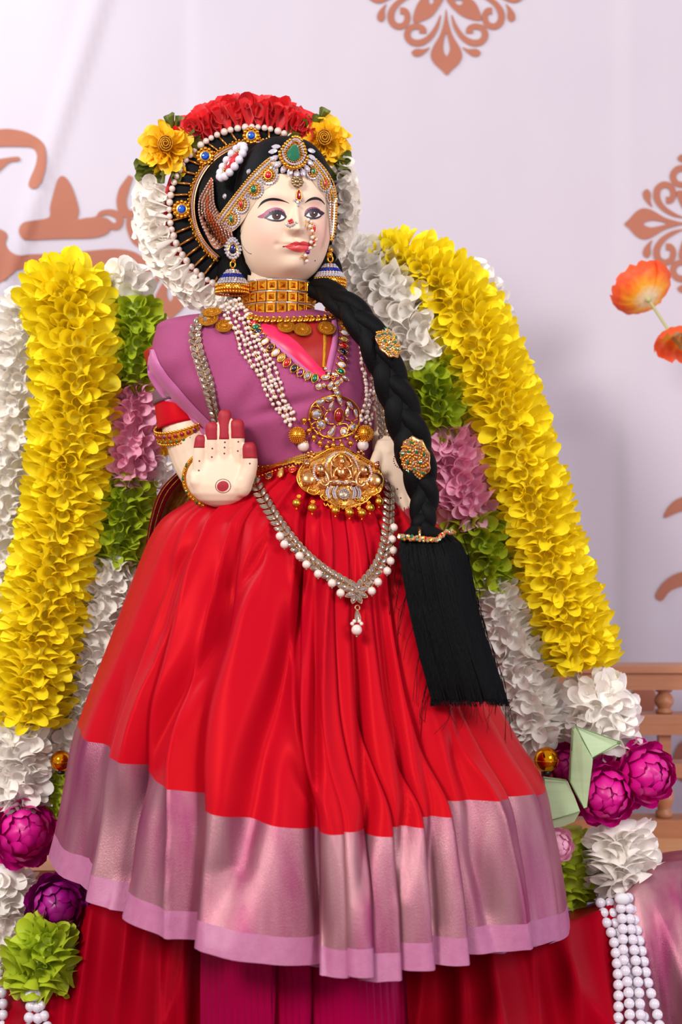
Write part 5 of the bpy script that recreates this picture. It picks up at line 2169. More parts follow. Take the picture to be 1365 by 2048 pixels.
# ================================================================== EARRINGS
def jhumka(label, px, top, bell0, bell1, hw, d):
    t = thing('bell_earring', label, 'earring', P(px, bell1, d), 'bell earrings')
    c0 = P(px, bell0, d)
    h = bell1 - bell0
    prof = [(3, 0), (7, -3), (hw * 0.42, -h * 0.16), (hw * 0.66, -h * 0.38), (hw * 0.86, -h * 0.58), (hw * 0.95, -h * 0.66), (hw, -h * 0.68), (hw, -h * 0.92), (hw * 0.92, -h * 0.95), (hw * 0.8, -h * 0.8), (4, -h * 0.5)]
    V, F = lathe(prof, 36)
    obj('bell', ([c0 + v * S for v in V], F), 'gold', t)
    for rf, zf, mt, r in ((0.34, 0.1, 'crystal', 3.2), (0.48, 0.2, 'crystal', 3.2), (0.58, 0.29, 'navyx', 2.6), (0.68, 0.37, 'navyx', 2.6), (0.78, 0.46, 'crystal', 3.0), (0.88, 0.55, 'crystal', 3.0), (0.97, 0.63, 'crystal', 3.0)):
        b = Bag()
        n = int(2 * PI * rf * hw / (r * 1.95))
        for k in range(n):
            a = 2 * PI * k / n
            nn = Vector((math.cos(a), math.sin(a), 0.7)).normalized()
            b.add(GEM, frame(c0 + Vector((rf * hw * math.cos(a), rf * hw * math.sin(a), -h * zf)) * S, nn, Vector((0, 0, 1))) @ sc(r))
        obj('blue_crystal_row' if mt == 'navyx' else 'crystal_row', b.VF, 'bluecr' if mt == 'navyx' else mt, t, False, kind='stuff')
    b = Bag()
    n = int(2 * PI * hw / 5.6)
    for k in range(n):
        a = 2 * PI * k / n
        q = Vector((math.cos(a), math.sin(a), 0)) * hw * 1.02
        b.add(SPHL, Matrix.Translation(c0 + (q + Vector((0, 0, -h * 1.0))) * S) @ sc(2.9))
        b.add(SPHL, Matrix.Translation(c0 + (q * 1.01 + Vector((0, 0, -h * 0.72))) * S) @ sc(2.2))
        b.add(SPHL, Matrix.Translation(c0 + (q * 1.0 + Vector((0, 0, -h * 0.87))) * S) @ sc(2.2, 2.2, 3.4))
    obj('gold_fringe', b.VF, 'gold', t, kind='stuff')
    # hook and stud
    obj('link', tube([P(px + 1, bell0 - 8, d) + Vector((5 * math.cos(a), 0, 6 * math.sin(a))) * S for a in [2 * PI * k / 14 for k in range(14)]], 1.8 * S, 6, True), 'gold', t)
    if top:
        fr = frame(P(px + 1, top, d + 8), Vector((0.1, -1, 0.05)), Vector((0, 0, 1)))
        s_ = inst('stud', unit('setting_drop', rimset(DR), 'gold'), fr @ sc(20, 15, 6), t)
        inst('sapphire_stone', unit('stone_drop', dome(DR), 'navyb', False), fr @ Matrix.Translation((0, 0, 3 * S)) @ sc(9.5, 7, 8), s_)
        b = Bag()
        for rx, ry, n in ((20, 15, 18), (14, 10.5, 13)):
            for k in range(n):
                a = 2 * PI * k / n
                c, s = math.cos(a), math.sin(a)
                b.add(GEM, fr @ Matrix.Translation((c * rx * S, s * ry * (1 - 0.25 * max(0, c)) * S, 4 * S)) @ sc(3.0))
        obj('crystal_ring', b.VF, 'crystal', s_, False, kind='stuff')
        ball('bead', P(px + 3, top + 24, d + 4), 4.6, 'gold', t)
    else:
        ball('bead', P(px, bell0 - 16, d), 6, 'gold', t)
        ball('bead', P(px + 2, bell0 - 26, d - 4), 5, 'gold', t)


M['bluecr'] = mk('blue_crystal', (40, 66, 190), 0.08, metal=0.7, c2=(24, 40, 150), rand=0.2)
M['navyb'] = mk('deep_blue_stone', (16, 30, 120), 0.08, metal=0.4, c2=(8, 16, 80), coat=1.0)
jhumka('bell earring with blue stone stud beside the near cheek', 465, 497, 537, 586, 32, 40)
jhumka('bell earring by the far cheek, partly behind the jaw', 660, 0, 526, 572, 31, 25)
# ================================================================== NECK AND BODY JEWELLERY
M['gran'] = mk('granulated_ball', (236, 170, 60), 0.35, metal=1.0, c2=(214, 140, 40), scale=300)
M['citgold'] = mk('amber_gold', (232, 160, 36), 0.12, metal=0.9, c2=(206, 122, 16), scale=300)
# ---- choker
ck = thing('gold_choker', 'wide gold choker of three rows of square pyramid plates', 'choker', P(558, 640, 60))
PLATE = Bag().add(box(-1, 1, -1, 1, -0.25, 0.1)).add(tube([Vector((x, y, 0.12)) for x, y in ((-.86, -.86), (.86, -.86), (.86, .86), (-.86, .86))], 0.14, 6, True)).VF
PYR = ([Vector(v) for v in ((-.62, -.62, .1), (.62, -.62, .1), (.62, .62, .1), (-.62, .62, .1), (0, 0, .62))], [(0, 1, 4), (1, 2, 4), (2, 3, 4), (3, 0, 4)])
DOTS = Bag()
for k in range(7):
    for q in range(4):
        a = -0.86 + 1.72 * k / 7
        x, y = [(a, -.86), (.86, a), (-a, .86), (-.86, -a)][q]
        DOTS.add(sphere(6, 4), Matrix.Translation((x, y, 0.2)) @ Matrix.Diagonal((0.11, 0.11, 0.11, 1)))
CR = 69.0
for row, py in enumerate((579.5, 602, 624.5)):
    for k in range(-6, 7):
        a = math.radians(8 + k * 17.2)
        c = P(559 - row * 1.5, py, -4)
        nn = Vector((math.sin(a), -math.cos(a), 0))
        fr = frame(c + nn * (CR + row * 1.0) * S, nn, Vector((math.cos(a), math.sin(a), 0)))
        p_ = inst('plate', unit('choker_plate', PLATE, 'gold', False), fr @ sc(9.6), ck)
        inst('pyramid', unit('choker_pyramid', PYR, 'citgold', False), fr @ sc(9.6), p_)
        inst('beaded_edge', unit('choker_dots', DOTS.VF, 'gold'), fr @ sc(9.6), p_)
for py in (568.5, 591, 613, 636):
    obj('chain_row', tube([P(559, py, -4) + Vector((math.sin(a), -math.cos(a), 0)) * (CR - 0.5) * S for a in [2 * PI * k / 60 for k in range(60)]], 1.8 * S, 6, True), 'crystal', ck)


# ---- path helper
def along(path, step, tree, off, fallback=100.0, n=10):
    c = catmull([(x, y, 0) for x, y in path], n)
    return [(lay(p.x, p.y, tree, off, t.x, t.y, fallback), p, t) for p, t in resample(c, step)]


TBODY = tree_of([TORSO, SK_RED, SK_BOR, SKIN])

# ---- coin necklace
cn = thing('coin_necklace', 'gold necklace of hanging coins below the choker', 'necklace', P(600, 675, 110))
COIN = lathe([(0.05, -0.08), (1.0, -0.08), (1.02, 0.0), (0.96, 0.09), (0.84, 0.09), (0.82, 0.05), (0.3, 0.05), (0.25, 0.12), (0.02, 0.14)], 22)
for x, y, rx, ry, an in ((425, 630, 20, 14, -10), (418, 642, 20, 13, 5), (449, 655, 17, 11, 10), (572, 656, 17, 12, 20), (604, 663, 18, 12, 22), (652, 660, 18, 12, 8), (690, 654, 16, 10, -20), (620, 641, 10, 7, 0)):
    fr = lay(x, y, TTOR, 7, math.cos(math.radians(an)), math.sin(math.radians(an)), 60)
    up = Vector((0, -0.55, 0.85))
    nn = (fr.col[2].xyz * 0.72 + up * 0.28).normalized()
    fr = frame(fr.translation, nn, fr.col[0].xyz)
    c_ = inst('coin', unit('coin', COIN, 'goldmatte'), fr @ sc(rx * 0.98, rx * 0.98, 9), cn)
    b = Bag()
    for k in range(16):
        a = 2 * PI * k / 16
        b.add(SPHL, fr @ Matrix.Translation((rx * 0.62 * math.cos(a) * S, rx * 0.62 * math.sin(a) * S, 0.6 * S)) @ sc(1.6))
    b.add(SPHL, fr @ Matrix.Translation((0, 0, 0.8 * S)) @ sc(5, 3.5, 2))
    obj('embossing', b.VF, 'goldmatte', c_, kind='stuff')
for fr, p, t in along([(500, 640), (530, 645), (570, 645), (610, 644), (650, 642), (680, 632)], 12.5, TTOR, 9, 60):
    o = inst('gold_leaf', unit('stone_marquise', dome(MQ), 'gold'), frame(fr.translation, Vector((0, -0.8, 0.6)), Vector((0.6, 0, 0.8))) @ sc(9, 6, 5), cn)
    ball('bead', fr.translation + Vector((0, -4 * S, 4 * S)), 3.4, 'gold', o, True)

# ---- stone necklace
kn = thing('gemstone_necklace', 'gold necklace of oval coloured gemstones meeting in a clear stone cluster', 'necklace', P(660, 780, 125))
LS = [(497, 634, 'milky'), (503, 641, 'garnet'), (507, 648, 'redstone'), (512, 657, 'emerald'), (517, 666, 'navy'), (525, 677, 'purple'), (532, 687, 'milky'), (542, 697.6, 'garnet'), (552, 707, 'milky'), (564, 717, 'citrine'), (575, 727, 'redstone'), (588, 738, 'navy'), (600, 746, 'purple'), (614.5, 753, 'crystal'), (629.5, 758, 'emerald')]
RS = [(657, 616, 'garnet'), (672.5, 624.6, 'emerald'), (680, 633, 'purple'), (685, 644, 'milky'), (686.6, 656, 'garnet'), (686.6, 668.6, 'milky'), (686, 681, 'citrine'), (686, 694, 'redstone'), (684.5, 706, 'navy'), (684, 719.5, 'purple'), (681, 732, 'milky'), (679.6, 744.5, 'emerald')]
for L_, sgn in ((LS, 1), (RS, -1)):
    for i, (x, y, mt) in enumerate(L_):
        a, b_ = L_[max(0, i - 1)], L_[min(len(L_) - 1, i + 1)]
        tx, ty = b_[0] - a[0], b_[1] - a[1]
        fr = lay(x, y, TTOR, 5, -ty, tx, 70)
        s_ = stone('gem', fr, 8.2, 5.9, mt, kn, 'oval', 'gold', smooth=(mt != 'crystal'))
        ball('gold_tip', fr @ Vector((9.6 * S, 0, 0)), 1.8, 'gold', s_, True)
        ball('gold_tip', fr @ Vector((-9.6 * S, 0, 0)), 1.8, 'gold', s_, True)
for x, y, w, h, an, out in ((650.5, 756.5, 9, 6, 10, 'drop'), (669, 751, 7, 5, -20, 'drop'), (637, 773, 6.5, 6, 0, 'oval'), (647, 770.5, 4.5, 4, 0, 'oval'), (660, 770.5, 9, 7, 60, 'drop'), (674, 766, 8, 6, 40, 'drop'), (681, 761, 5, 3.6, 90, 'drop'), (689, 757.5, 8, 5, -30, 'drop'), (657, 748, 6, 3.6, 60, 'drop'), (651, 739.5, 3.6, 3.6, 0, 'oval'), (669, 777, 6, 4, 20, 'oval')):
    a = math.radians(an)
    stone('clear_gem', lay(x, y, TTOR, 5, math.cos(a), -math.sin(a)), w * 0.92, h * 0.92, 'crystal', kn, out, 'gold')
stone('ruby_gem', lay(664, 757, TTOR, 7, 0, 1), 4.6, 3.4, 'ruby', kn, 'oval', 'gold', smooth=True)
stone('clear_gem', lay(673, 786, TTOR, 5), 6, 6, 'crystal', kn, 'oval', 'gold')

# ---- openwork ruby pendant
rp_ = thing('ruby_pendant', 'openwork gold pendant with oval ruby, clear stones and gold bead fringe', 'pendant', P(668, 895, 125))


def wire_loop(pts, r=1.5, closed=False, parent=rp_, tree=TTOR, off=5, mat='gold', name='gold_wire'):
    c = catmull([(x, y, 0) for x, y in pts], 6, closed)
    q = [lay(p.x, p.y, tree, off).translation for p in c]
    return obj(name, tube(q, r * S, 6, closed), mat, parent)


wire_loop(circ(668, 834, 50, 43, 14, 0.1), 2.0, True)
for x, y, w, h, an in ((641, 803, 11, 9, 30), (658, 796.6, 10, 7, 0), (678, 802, 11, 7, -60), (697, 810.5, 10, 7, -45), (708.6, 827, 10, 6, -80), (662, 811, 10, 6.5, 70), (692, 823, 11, 6, 80), (632.8, 828, 12, 11, 0), (642, 848.5, 10, 10, 0), (654, 841, 8, 5, -60), (663, 863, 13, 8, 60), (687, 864, 9, 8, 80), (704, 855, 9, 8, 40)):
    a = math.radians(an)
    stone('clear_gem', lay(x, y, TTOR, 5, math.cos(a), -math.sin(a)), w * 0.85, h * 0.85, 'crystal', rp_, 'oval' if w - h < 2 else 'drop', 'gold')
stone('ruby_gem', lay(675, 831, TTOR, 7, 0.1, 1), 13.5, 9.2, 'ruby', rp_, 'oval', 'gold', smooth=True)
for pts in ([(620, 835), (622, 818), (630, 812), (640, 816), (646, 830)], [(650, 852), (640, 862), (645, 872), (658, 872)], [(672, 850), (690, 848), (696, 860), (686, 872)], [(655, 822), (648, 835), (655, 846), (668, 848)], [(690, 838), (702, 842), (712, 838)], [(645, 812), (652, 820), (662, 818)], [(700, 845), (712, 852), (706, 866), (696, 872)], [(632, 842), (622, 850), (630, 862), (640, 866)]):
    wire_loop(pts, 1.4)
for x, y in ((607.6, 839), (618, 860), (628.6, 875), (640, 886.7), (654, 895), (666.7, 891.4), (683, 892), (698.5, 887), (709.5, 875)):
    fr = lay(x, y, TTOR, 7)
    bd_ = ball('gold_ball', fr.translation, 5.8, 'gold', rp_)
    dx, dy = 668 - x, 834 - y
    l = math.hypot(dx, dy)
    f2 = lay(x + dx / l * 10, y + dy / l * 10, TTOR, 6)
    ball('gold_bead', f2.translation, 3.2, 'gold', bd_, True)
    ball('gold_bead', fr.translation + Vector((0, 0, -7 * S)), 2.0, 'gold', bd_, True)

# ---- many-stranded pearl necklace
pn = thing('pearl_strand_necklace', 'necklace of many strands of small pearls ending in two gold balls', 'necklace', P(660, 910, 130))
rnp = random.Random(11)
LP = [(462, 606), (470, 625), (484, 652), (500, 684), (520, 722), (542, 764), (564, 806), (586, 848)]
RPth = [(668, 604), (694, 618), (716, 650), (730, 695), (737, 745), (738, 795), (726, 846)]


PMASS = Bag()
PCOUNT = [0]


def strands(path, widths, ns, step):
    c = catmull([(x, y, 0) for x, y in path], 10)
    m = len(c)
    for s in range(ns):
        f = (s + 0.5) / ns - 0.5
        pts = []
        for i, p in enumerate(c):
            t = (c[min(i + 1, m - 1)] - c[max(i - 1, 0)]).normalized()
            k = i / (m - 1)
            w = lerp_table(widths, k)
            u = f * w + 3.0 * math.sin(k * 17 + s * 2.1)
            pts.append(Vector((p.x - t.y * u, p.y + t.x * u, 0)))
        q = []
        for j, (p, t) in enumerate(resample(pts, step)):
            fr = lay(p.x, p.y, TTOR, 4.5 + 2.2 * (s % 2), t.x, t.y, 60)
            q.append(fr.translation)
            at = fr.translation + Vector((rnp.uniform(-2, 2), 0, rnp.uniform(-2, 2))) * S
            if PCOUNT[0] < 300 and s != 3:
                ball('pearl', at, 3.9, 'pearl', pn)
                PCOUNT[0] += 1
            else:
                PMASS.add(SPH, Matrix.Translation(at) @ sc(3.9))
        obj('gold_link_chain', tube(q, 1.0 * S, 5), 'wire', pn)


strands(LP, [(0, 44), (0.2, 50), (0.6, 46), (0.9, 26), (1, 14)], 7, 10.6)
strands(RPth, [(0, 20), (0.3, 32), (0.8, 32), (1, 16)], 6, 10.6)
obj('pearl_mass', PMASS.VF, 'pearl', pn, kind='stuff')
for x, y, x2, y2, x3, y3 in ((594, 868, 608.5, 891, 623, 909), (724, 868, 720, 890, 716, 907)):
    f1 = lay(x, y, TTOR, 9)
    g_ = ball('gold_ball', f1.translation, 16, 'gran', pn)
    b = Bag()
    for i in range(-5, 6):
        la = i * 0.26
        n = max(4, int(2 * PI * 16 * math.cos(la) / 4.2))
        for k in range(n):
            a = 2 * PI * k / n
            v = Vector((math.cos(la) * math.cos(a), math.cos(la) * math.sin(a), math.sin(la)))
            b.add(sphere(5, 4), Matrix.Translation(f1.translation + v * 16 * S) @ sc(1.5))
    obj('granulation', b.VF, 'gran', g_, kind='stuff')
    f2 = lay(x2, y2, TALL, 9)
    p2 = ball('large_pearl', f2.translation, 11.5, 'pearl', pn)
    for k in range(7):
        a = 2 * PI * k / 7
        ball('cap_petal', f2.translation + (Vector((math.cos(a) * 7, math.sin(a) * 7 - 1, 8))) * S, 3, 'gold', p2, True)
    for k in range(5):
        fr = lay(x3 + 5 * math.cos(k * 2.5), y3 + 5 * math.sin(k * 2.5), TALL, 8)
        ball('gold_bead', fr.translation, 3.8, 'rosegold', pn, True)

# ---- temple pendant
tp = thing('temple_pendant', 'large gold relief pendant with a seated figure, elephants and gold ball fringe', 'pendant', P(682, 1040, 140))
base_fr = lay(682, 968, TALL, 12)
nrm = (base_fr.col[2].xyz + Vector((0, -0.8, 0.1))).normalized()
PF = frame(base_fr.translation, nrm, Vector((1, 0, 0.03)))


def tpt(x, y, z=0.0):
    """pendant face: photo position to its own plane"""
    return PF @ Vector(((x - 682) * S * 0.96, (968 - y) * S * 0.98, z * S))


OUT = sm([(672, 898), (690, 900), (712, 912), (735, 925), (756, 942), (764, 965), (758, 990), (740, 1000), (728, 1012), (712, 1020), (690, 1026), (668, 1022),
          (652, 1012), (640, 1000), (618, 996), (600, 985), (592, 965), (598, 945), (612, 930), (632, 918), (652, 906)], 4)
V2, F2 = cdt([OUT], 8)
pv = [tpt(v.x, v.y, 3 + 5 * noise.noise(Vector((v.x * 0.06, v.y * 0.06, 1)))) for v in V2]
n0 = len(pv)
pv += [tpt(v.x, v.y, -6) for v in V2]
pf_ = [f[::-1] for f in F2] + [tuple(i + n0 for i in f) for f in F2]
nb = len(OUT)
pf_ += [(k, (k + 1) % nb, n0 + (k + 1) % nb, n0 + k) for k in range(nb)]
obj('plaque', (pv, pf_), 'goldrelief', tp)
obj('plaque_rim', tube([tpt(x, y, 3) for x, y in OUT], 1.9 * S, 6, True), 'gold', tp)


def blob(name, x, y, z, rx, ry, rz, mat='rosegold', rot=0.0, parent=tp):
    fr = PF.copy()
    fr.translation = tpt(x, y, z)
    return inst(name, unit('bead', SPH, mat), fr @ Matrix.Rotation(rot, 4, 'Z') @ sc(rx, ry, rz), parent)


def cord(name, pts, z, r, mat='rosegold', parent=tp, closed=False):
    c = catmull([(x, y, 0) for x, y in pts], 6, closed)
    return obj(name, tube([tpt(p.x, p.y, z) for p in c], r * S, 6, closed), mat, parent)


def gems(name, pts, step, r, z, mat='crystal', parent=tp):
    b = Bag()
    c = catmull([(x, y, 0) for x, y in pts], 6)
    for p, t in resample(c, step):
        fr = PF.copy()
        fr.translation = tpt(p.x, p.y, z)
        b.add(GEM, fr @ sc(r))
    return obj(name, b.VF, mat, parent, False, kind='stuff')


_in = [(682 + (x - 682) * 0.93, 965 + (y - 965) * 0.93) for x, y in OUT]
gems('rim_beads', _in + _in[:1], 4.6, 2.0, 4.5, 'gold')
for k_ in range(0, len(_in), 7):
    x_, y_ = _in[k_]
    x_, y_ = 682 + (x_ - 682) * 0.86, 965 + (y_ - 965) * 0.86
    cord('filigree', [(x_ + 5 * math.cos(q_) * (1 - q_ / 9), y_ + 5 * math.sin(q_) * (1 - q_ / 9)) for q_ in (0, 1.2, 2.4, 3.6, 4.8, 6.0)], 5, 1.3, 'gold')
fig = blob('figure_torso', 680, 952, 10, 10, 13, 7)
blob('figure_head', 682, 933, 13, 7.5, 9, 7, parent=fig)
blob('figure_crown', 681, 923, 13, 6.5, 7, 6, 'gold', parent=fig)
cord('figure_nose', [(682.5, 931), (683, 935)], 20, 1.1, parent=fig)
for s in (-1, 1):
    blob('figure_knee', 682 + s * 16, 975, 10, 15, 6, 7, rot=s * -0.12, parent=fig)
    cord('figure_arm', [(682 + s * 9, 945), (682 + s * 16, 954), (682 + s * 17, 964), (682 + s * 10, 968)], 12, 3.2, parent=fig)
    cord('figure_raised_arm', [(682 + s * 9, 945), (682 + s * 19, 940), (682 + s * 21, 930)], 10, 2.4, parent=fig)
    blob('figure_foot', 682 + s * 7, 979, 12, 6, 3.5, 4, parent=fig)
    blob('figure_bust', 682 + s * 4.5, 949, 16, 4, 4, 4, parent=fig)
cord('halo_arch', [(662, 975), (660, 950), (664, 928), (676, 915), (688, 915), (700, 928), (704, 950), (702, 975)], 7, 2.2)
gems('crystal_arch', [(650, 972), (648, 950), (652, 930), (662, 918), (676, 910)], 4.4, 2.2, 7)
gems('crystal_arch', [(690, 910), (704, 920), (712, 936), (716, 952), (714, 972)], 4.4, 2.2, 7)
gems('crystal_skirt', [(664, 978), (676, 976), (690, 978), (704, 976)], 4.2, 2.1, 15)
for s in (-1, 1):
    e = blob('elephant_body', 682 + s * 66, 968, 8, 17, 17, 10, 'rosegold')
    blob('elephant_head', 682 + s * 44, 950, 11, 11, 12, 10, 'rosegold', parent=e)
    cord('elephant_trunk', [(682 + s * 38, 950), (682 + s * 30, 962), (682 + s * 28, 976), (682 + s * 36, 984), (682 + s * 44, 978)], 12, 4.2, parent=e)
    gems('trunk_crystals', [(682 + s * 54, 942), (682 + s * 58, 958), (682 + s * 52, 972), (682 + s * 42, 976)], 4.4, 2.3, 16, parent=e)
    blob('elephant_eye', 682 + s * 45, 949, 20, 2.2, 2.2, 2.2, 'navy', parent=e)
    for k in range(4):
        gems('scale_row', [(682 + s * (58 + k * 6), 956), (682 + s * (60 + k * 6.5), 968), (682 + s * (58 + k * 6), 982)], 3.6, 1.7, 16 - k * 1.5, 'gold', e)
    blob('peacock_head', 682 + s * 70, 938, 10, 7, 6, 6, 'rosegold')
    fr = PF.copy()
    fr.translation = tpt(682 + s * 72, 935, 14)
    stone('eye_stone', fr, 3.4, 3.4, 'purple', tp)
    cord('scroll', [(682 + s * 44, 990), (682 + s * 56, 1000), (682 + s * 70, 994), (682 + s * 66, 984), (682 + s * 58, 988)], 5, 2.0, 'gold')
    cord('scroll', [(682 + s * 26, 1004), (682 + s * 36, 1012), (682 + s * 44, 1004), (682 + s * 38, 998)], 5, 2.0, 'gold')
blob('lotus_centre', 684, 1000, 7, 12, 12, 7, 'antique')
for rr2, n in ((2, 3), (6, 8), (10, 14)):
    gems('lotus_crystals', [(684 + rr2 * math.cos(2 * PI * k / n), 1000 + rr2 * math.sin(2 * PI * k / n)) for k in range(n + 1)], 3.8, 1.9, 14 - rr2 * 0.35)
for s, x in ((-1, 668), (-1, 655), (1, 702), (1, 712)):
    gems('petal_crystals', [(x - s * 3, 984), (x + s * 2, 996), (x - s * 1, 1010)], 3.6, 2.2, 9)
    gems('petal_crystals', [(x + s * 3, 986), (x + s * 6, 996), (x + s * 3, 1008)], 3.6, 2.0, 8)
for k in range(9):
    x = 648 + 8.4 * k
    cord('scallop', [(x - 4, 1016 + 6 * math.sin(PI * k / 8)), (x, 1022 + 6 * math.sin(PI * k / 8)), (x + 4, 1016 + 6 * math.sin(PI * k / 8))], 2, 1.6, 'gold')
for x, y, tx, ty in ((594, 1014, 603, 990), (624, 1024, 628, 1002), (669.5, 1028.6, 655, 1018), (697, 1033, 690, 1024), (721, 1034, 712, 1020), (737, 1024, 732, 1005), (754, 1011, 752, 992)):
    fr = lay(x, y, TALL, 12)
    g_ = ball('gold_drop', fr.translation, 9.2, 'gold', tp)
    fr2 = lay((x + tx) / 2, (y + ty) / 2 - 3, TALL, 10)
    b = Bag()
    for k in range(6):
        a = PI * k / 3
        b.add(SPHL, fr2 @ Matrix.Translation((3.2 * math.cos(a) * S, 3.2 * math.sin(a) * S, 0)) @ sc(2.0))
    b.add(SPHL, fr2 @ sc(2.0))
    obj('flower_link', b.VF, 'gold', g_, kind='stuff')
    ball('tip_bead', fr.translation + Vector((0, 0, -11 * S)), 2.4, 'gold', g_, True)

# ---- waist belt
wb = thing('gold_waist_belt', 'gold mesh waist belt with ruby drops above the red skirt', 'belt', P(570, 960, 110))
bp_ = [(508, 950), (530, 941), (560, 930), (590, 921), (620, 914), (650, 908)]
for o_ in (-6, -1.5, 3, 7.5):
    b = Bag()
    for k, (fr, p, t) in enumerate(along([(x, y + o_) for x, y in bp_], 4.4, TALL, 7)):
        b.add(box(-1, 1, -0.7, 0.7, 0, 0.9), fr @ Matrix.Rotation(0.6 if k % 2 else -0.6, 4, 'Z') @ sc(2.3))
    obj('link_row', b.VF, 'gold', wb, False, kind='stuff')
b = Bag()
for fr, p, t in along([(x, y + 13) for x, y in bp_], 7, TALL, 6):
    b.add(SPHL, fr @ sc(2.4))
obj('bead_row', b.VF, 'gold', wb, kind='stuff')
for x, y, w, h, mt, out in ((541, 957, 9, 6, 'garnet', 'oval'), (564, 951, 11, 7, 'citrine', 'drop'), (587, 944, 7, 7, 'redstone', 'oval')):
    stone('drop', lay(x, y, TALL, 7, 0, -1), w, h, mt, wb, out, 'gold')

# ---- long leaf chain
lc = thing('leaf_chain_necklace', 'very long antique chain of paired leaf stones with pearl drops', 'necklace', P(712, 1275, 240))
hand_tree = TBODY


def leaf_pairs(path, off=6.0, rev=False):
    for fr, p, t in along(path, 13.0, TALL, off, 60):
        for s in (-1, 1):
            a = math.radians(34)
            dirv = fr.col[0].xyz * math.cos(a) + fr.col[1].xyz * s * math.sin(a)
            if rev:
                dirv = -fr.col[0].xyz * math.cos(a) + fr.col[1].xyz * s * math.sin(a)
            c = fr.translation + fr.col[1].xyz * s * 6.6 * S
            stone('leaf', frame(c, fr.col[2].xyz, dirv), 8.4, 4.7, 'smoky', lc, 'marquise', 'antique')
    q = [fr.translation - fr.col[2].xyz * 1.5 * S for fr, p, t in along(path, 9.0, TALL, off, 60)]
    obj('spine', tube(q, 1.3 * S, 6), 'antique', lc)


leaf_pairs([(408, 640), (395, 655), (392, 676), (397, 702), (405, 730), (415, 762), (426, 800), (438, 842), (450, 880)], rev=True)
leaf_pairs([(512, 968), (522, 990), (545, 1030), (574, 1072), (606, 1110), (645, 1143), (682, 1166), (704, 1178)], rev=True)
leaf_pairs([(762, 800), (768, 850), (773, 920), (776, 990), (774, 1050), (766, 1105), (748, 1145), (722, 1176)], off=8, rev=True)
for x, y in ((561, 1077), (570, 1093), (599.6, 1116), (613, 1133), (636, 1151), (663, 1169.6), (680, 1189), (741, 1185), (753, 1167), (771, 1145), (778, 1126), (783.6, 1105), (781, 1083), (784, 1060)):
    fr = lay(x, y, TALL, 9)
    p_ = ball('pearl_drop', fr.translation, 8.0, 'pearl', lc)
    ball('silver_tip', fr.translation + Vector((0, 0, -9 * S)), 2.0, 'antique', p_, True)
    ball('silver_cap', fr.translation + Vector((0, 0, 8 * S)), 2.4, 'antique', p_, True)
for k in range(8):
    a = 2 * PI * (k + 0.5) / 8
    stone('flower_leaf', lay(711 + 13 * math.cos(a), 1187 + 14 * math.sin(a), TALL, 8, math.cos(a), math.sin(a)), 9.5, 5, 'smoky', lc, 'marquise', 'antique')
stone('flower_heart', lay(711, 1187, TALL, 11), 4.2, 4.2, 'smoky', lc, 'oval', 'antique')
f1 = lay(713, 1218, TALL, 9)
obj('ring', tube([f1 @ Vector((4.5 * math.cos(a) * S, 4.5 * math.sin(a) * S, 0)) for a in [2 * PI * k / 14 for k in range(14)]], 1.4 * S, 6, True), 'antique', lc)
stone('drop', lay(713, 1236, TALL, 9, 0, -1), 11, 6.5, 'smoky', lc, 'drop', 'antique')
ball('pearl_drop', lay(711, 1263, TALL, 11).translation, 10, 'pearl', lc)
for x, y in ((702, 1251), (720, 1251), (706, 1246), (716, 1246)):
    ball('small_pearl', lay(x, y, TALL, 12).translation, 3.8, 'pearl', lc, True)
ball('silver_tip', lay(711, 1276, TALL, 10).translation, 2.4, 'antique', lc, True)


# ---- bangles
def arm_band(label, name, centre, axis, rad, width, n, parent_label=None):
    t = thing(name, label, 'armlet', centre)
    ax = axis.normalized()
    e1 = (Vector((0, -1, 0)) - ax * ax.dot(Vector((0, -1, 0)))).normalized()
    e2 = ax.cross(e1)
    V, F = [], []
    prof = ((-0.5, 0), (-0.5, 2.2), (-0.2, 3), (0.2, 3), (0.5, 2.2), (0.5, 0))
    N_ = 64
    for k in range(N_):
        a = 2 * PI * k / N_
        r = e1 * math.cos(a) + e2 * math.sin(a)
        for w, h in prof:
            V.append(centre + (r * (rad + h) + ax * w * width) * S)
    m = len(prof)
    for k in range(N_):
        for i in range(m - 1):
            F.append((k * m + i, k * m + i + 1, ((k + 1) % N_) * m + i + 1, ((k + 1) % N_) * m + i))
    obj('band', (V, F), 'goldmatte', t)
    for k in range(n):
        a = 2 * PI * k / n
        r = e1 * math.cos(a) + e2 * math.sin(a)
        if r.y > 0.35:
            continue
        for w, mt, sx, sy in ((0.14, ('ruby', 'ruby', 'purple')[k % 3], width * 0.20, 4.0), (-0.30, 'emerald', 3.0, 2.6)):
            fr = frame(centre + (r * (rad + 3) + ax * w * width) * S, r, ax)
            stone('gem', fr, sx, sy, mt, t, 'oval', 'gold')
        for w in (-0.5, 0.46):
            ball('gold_bead', centre + (r * (rad + 2.4) + ax * w * width) * S, 3.0, 'gold', t, True)
            a2 = a + PI / n
            r2 = e1 * math.cos(a2) + e2 * math.sin(a2)
            ball('gold_bead', centre + (r2 * (rad + 2.4) + ax * w * width) * S, 3.0, 'gold', t, True)
    return t


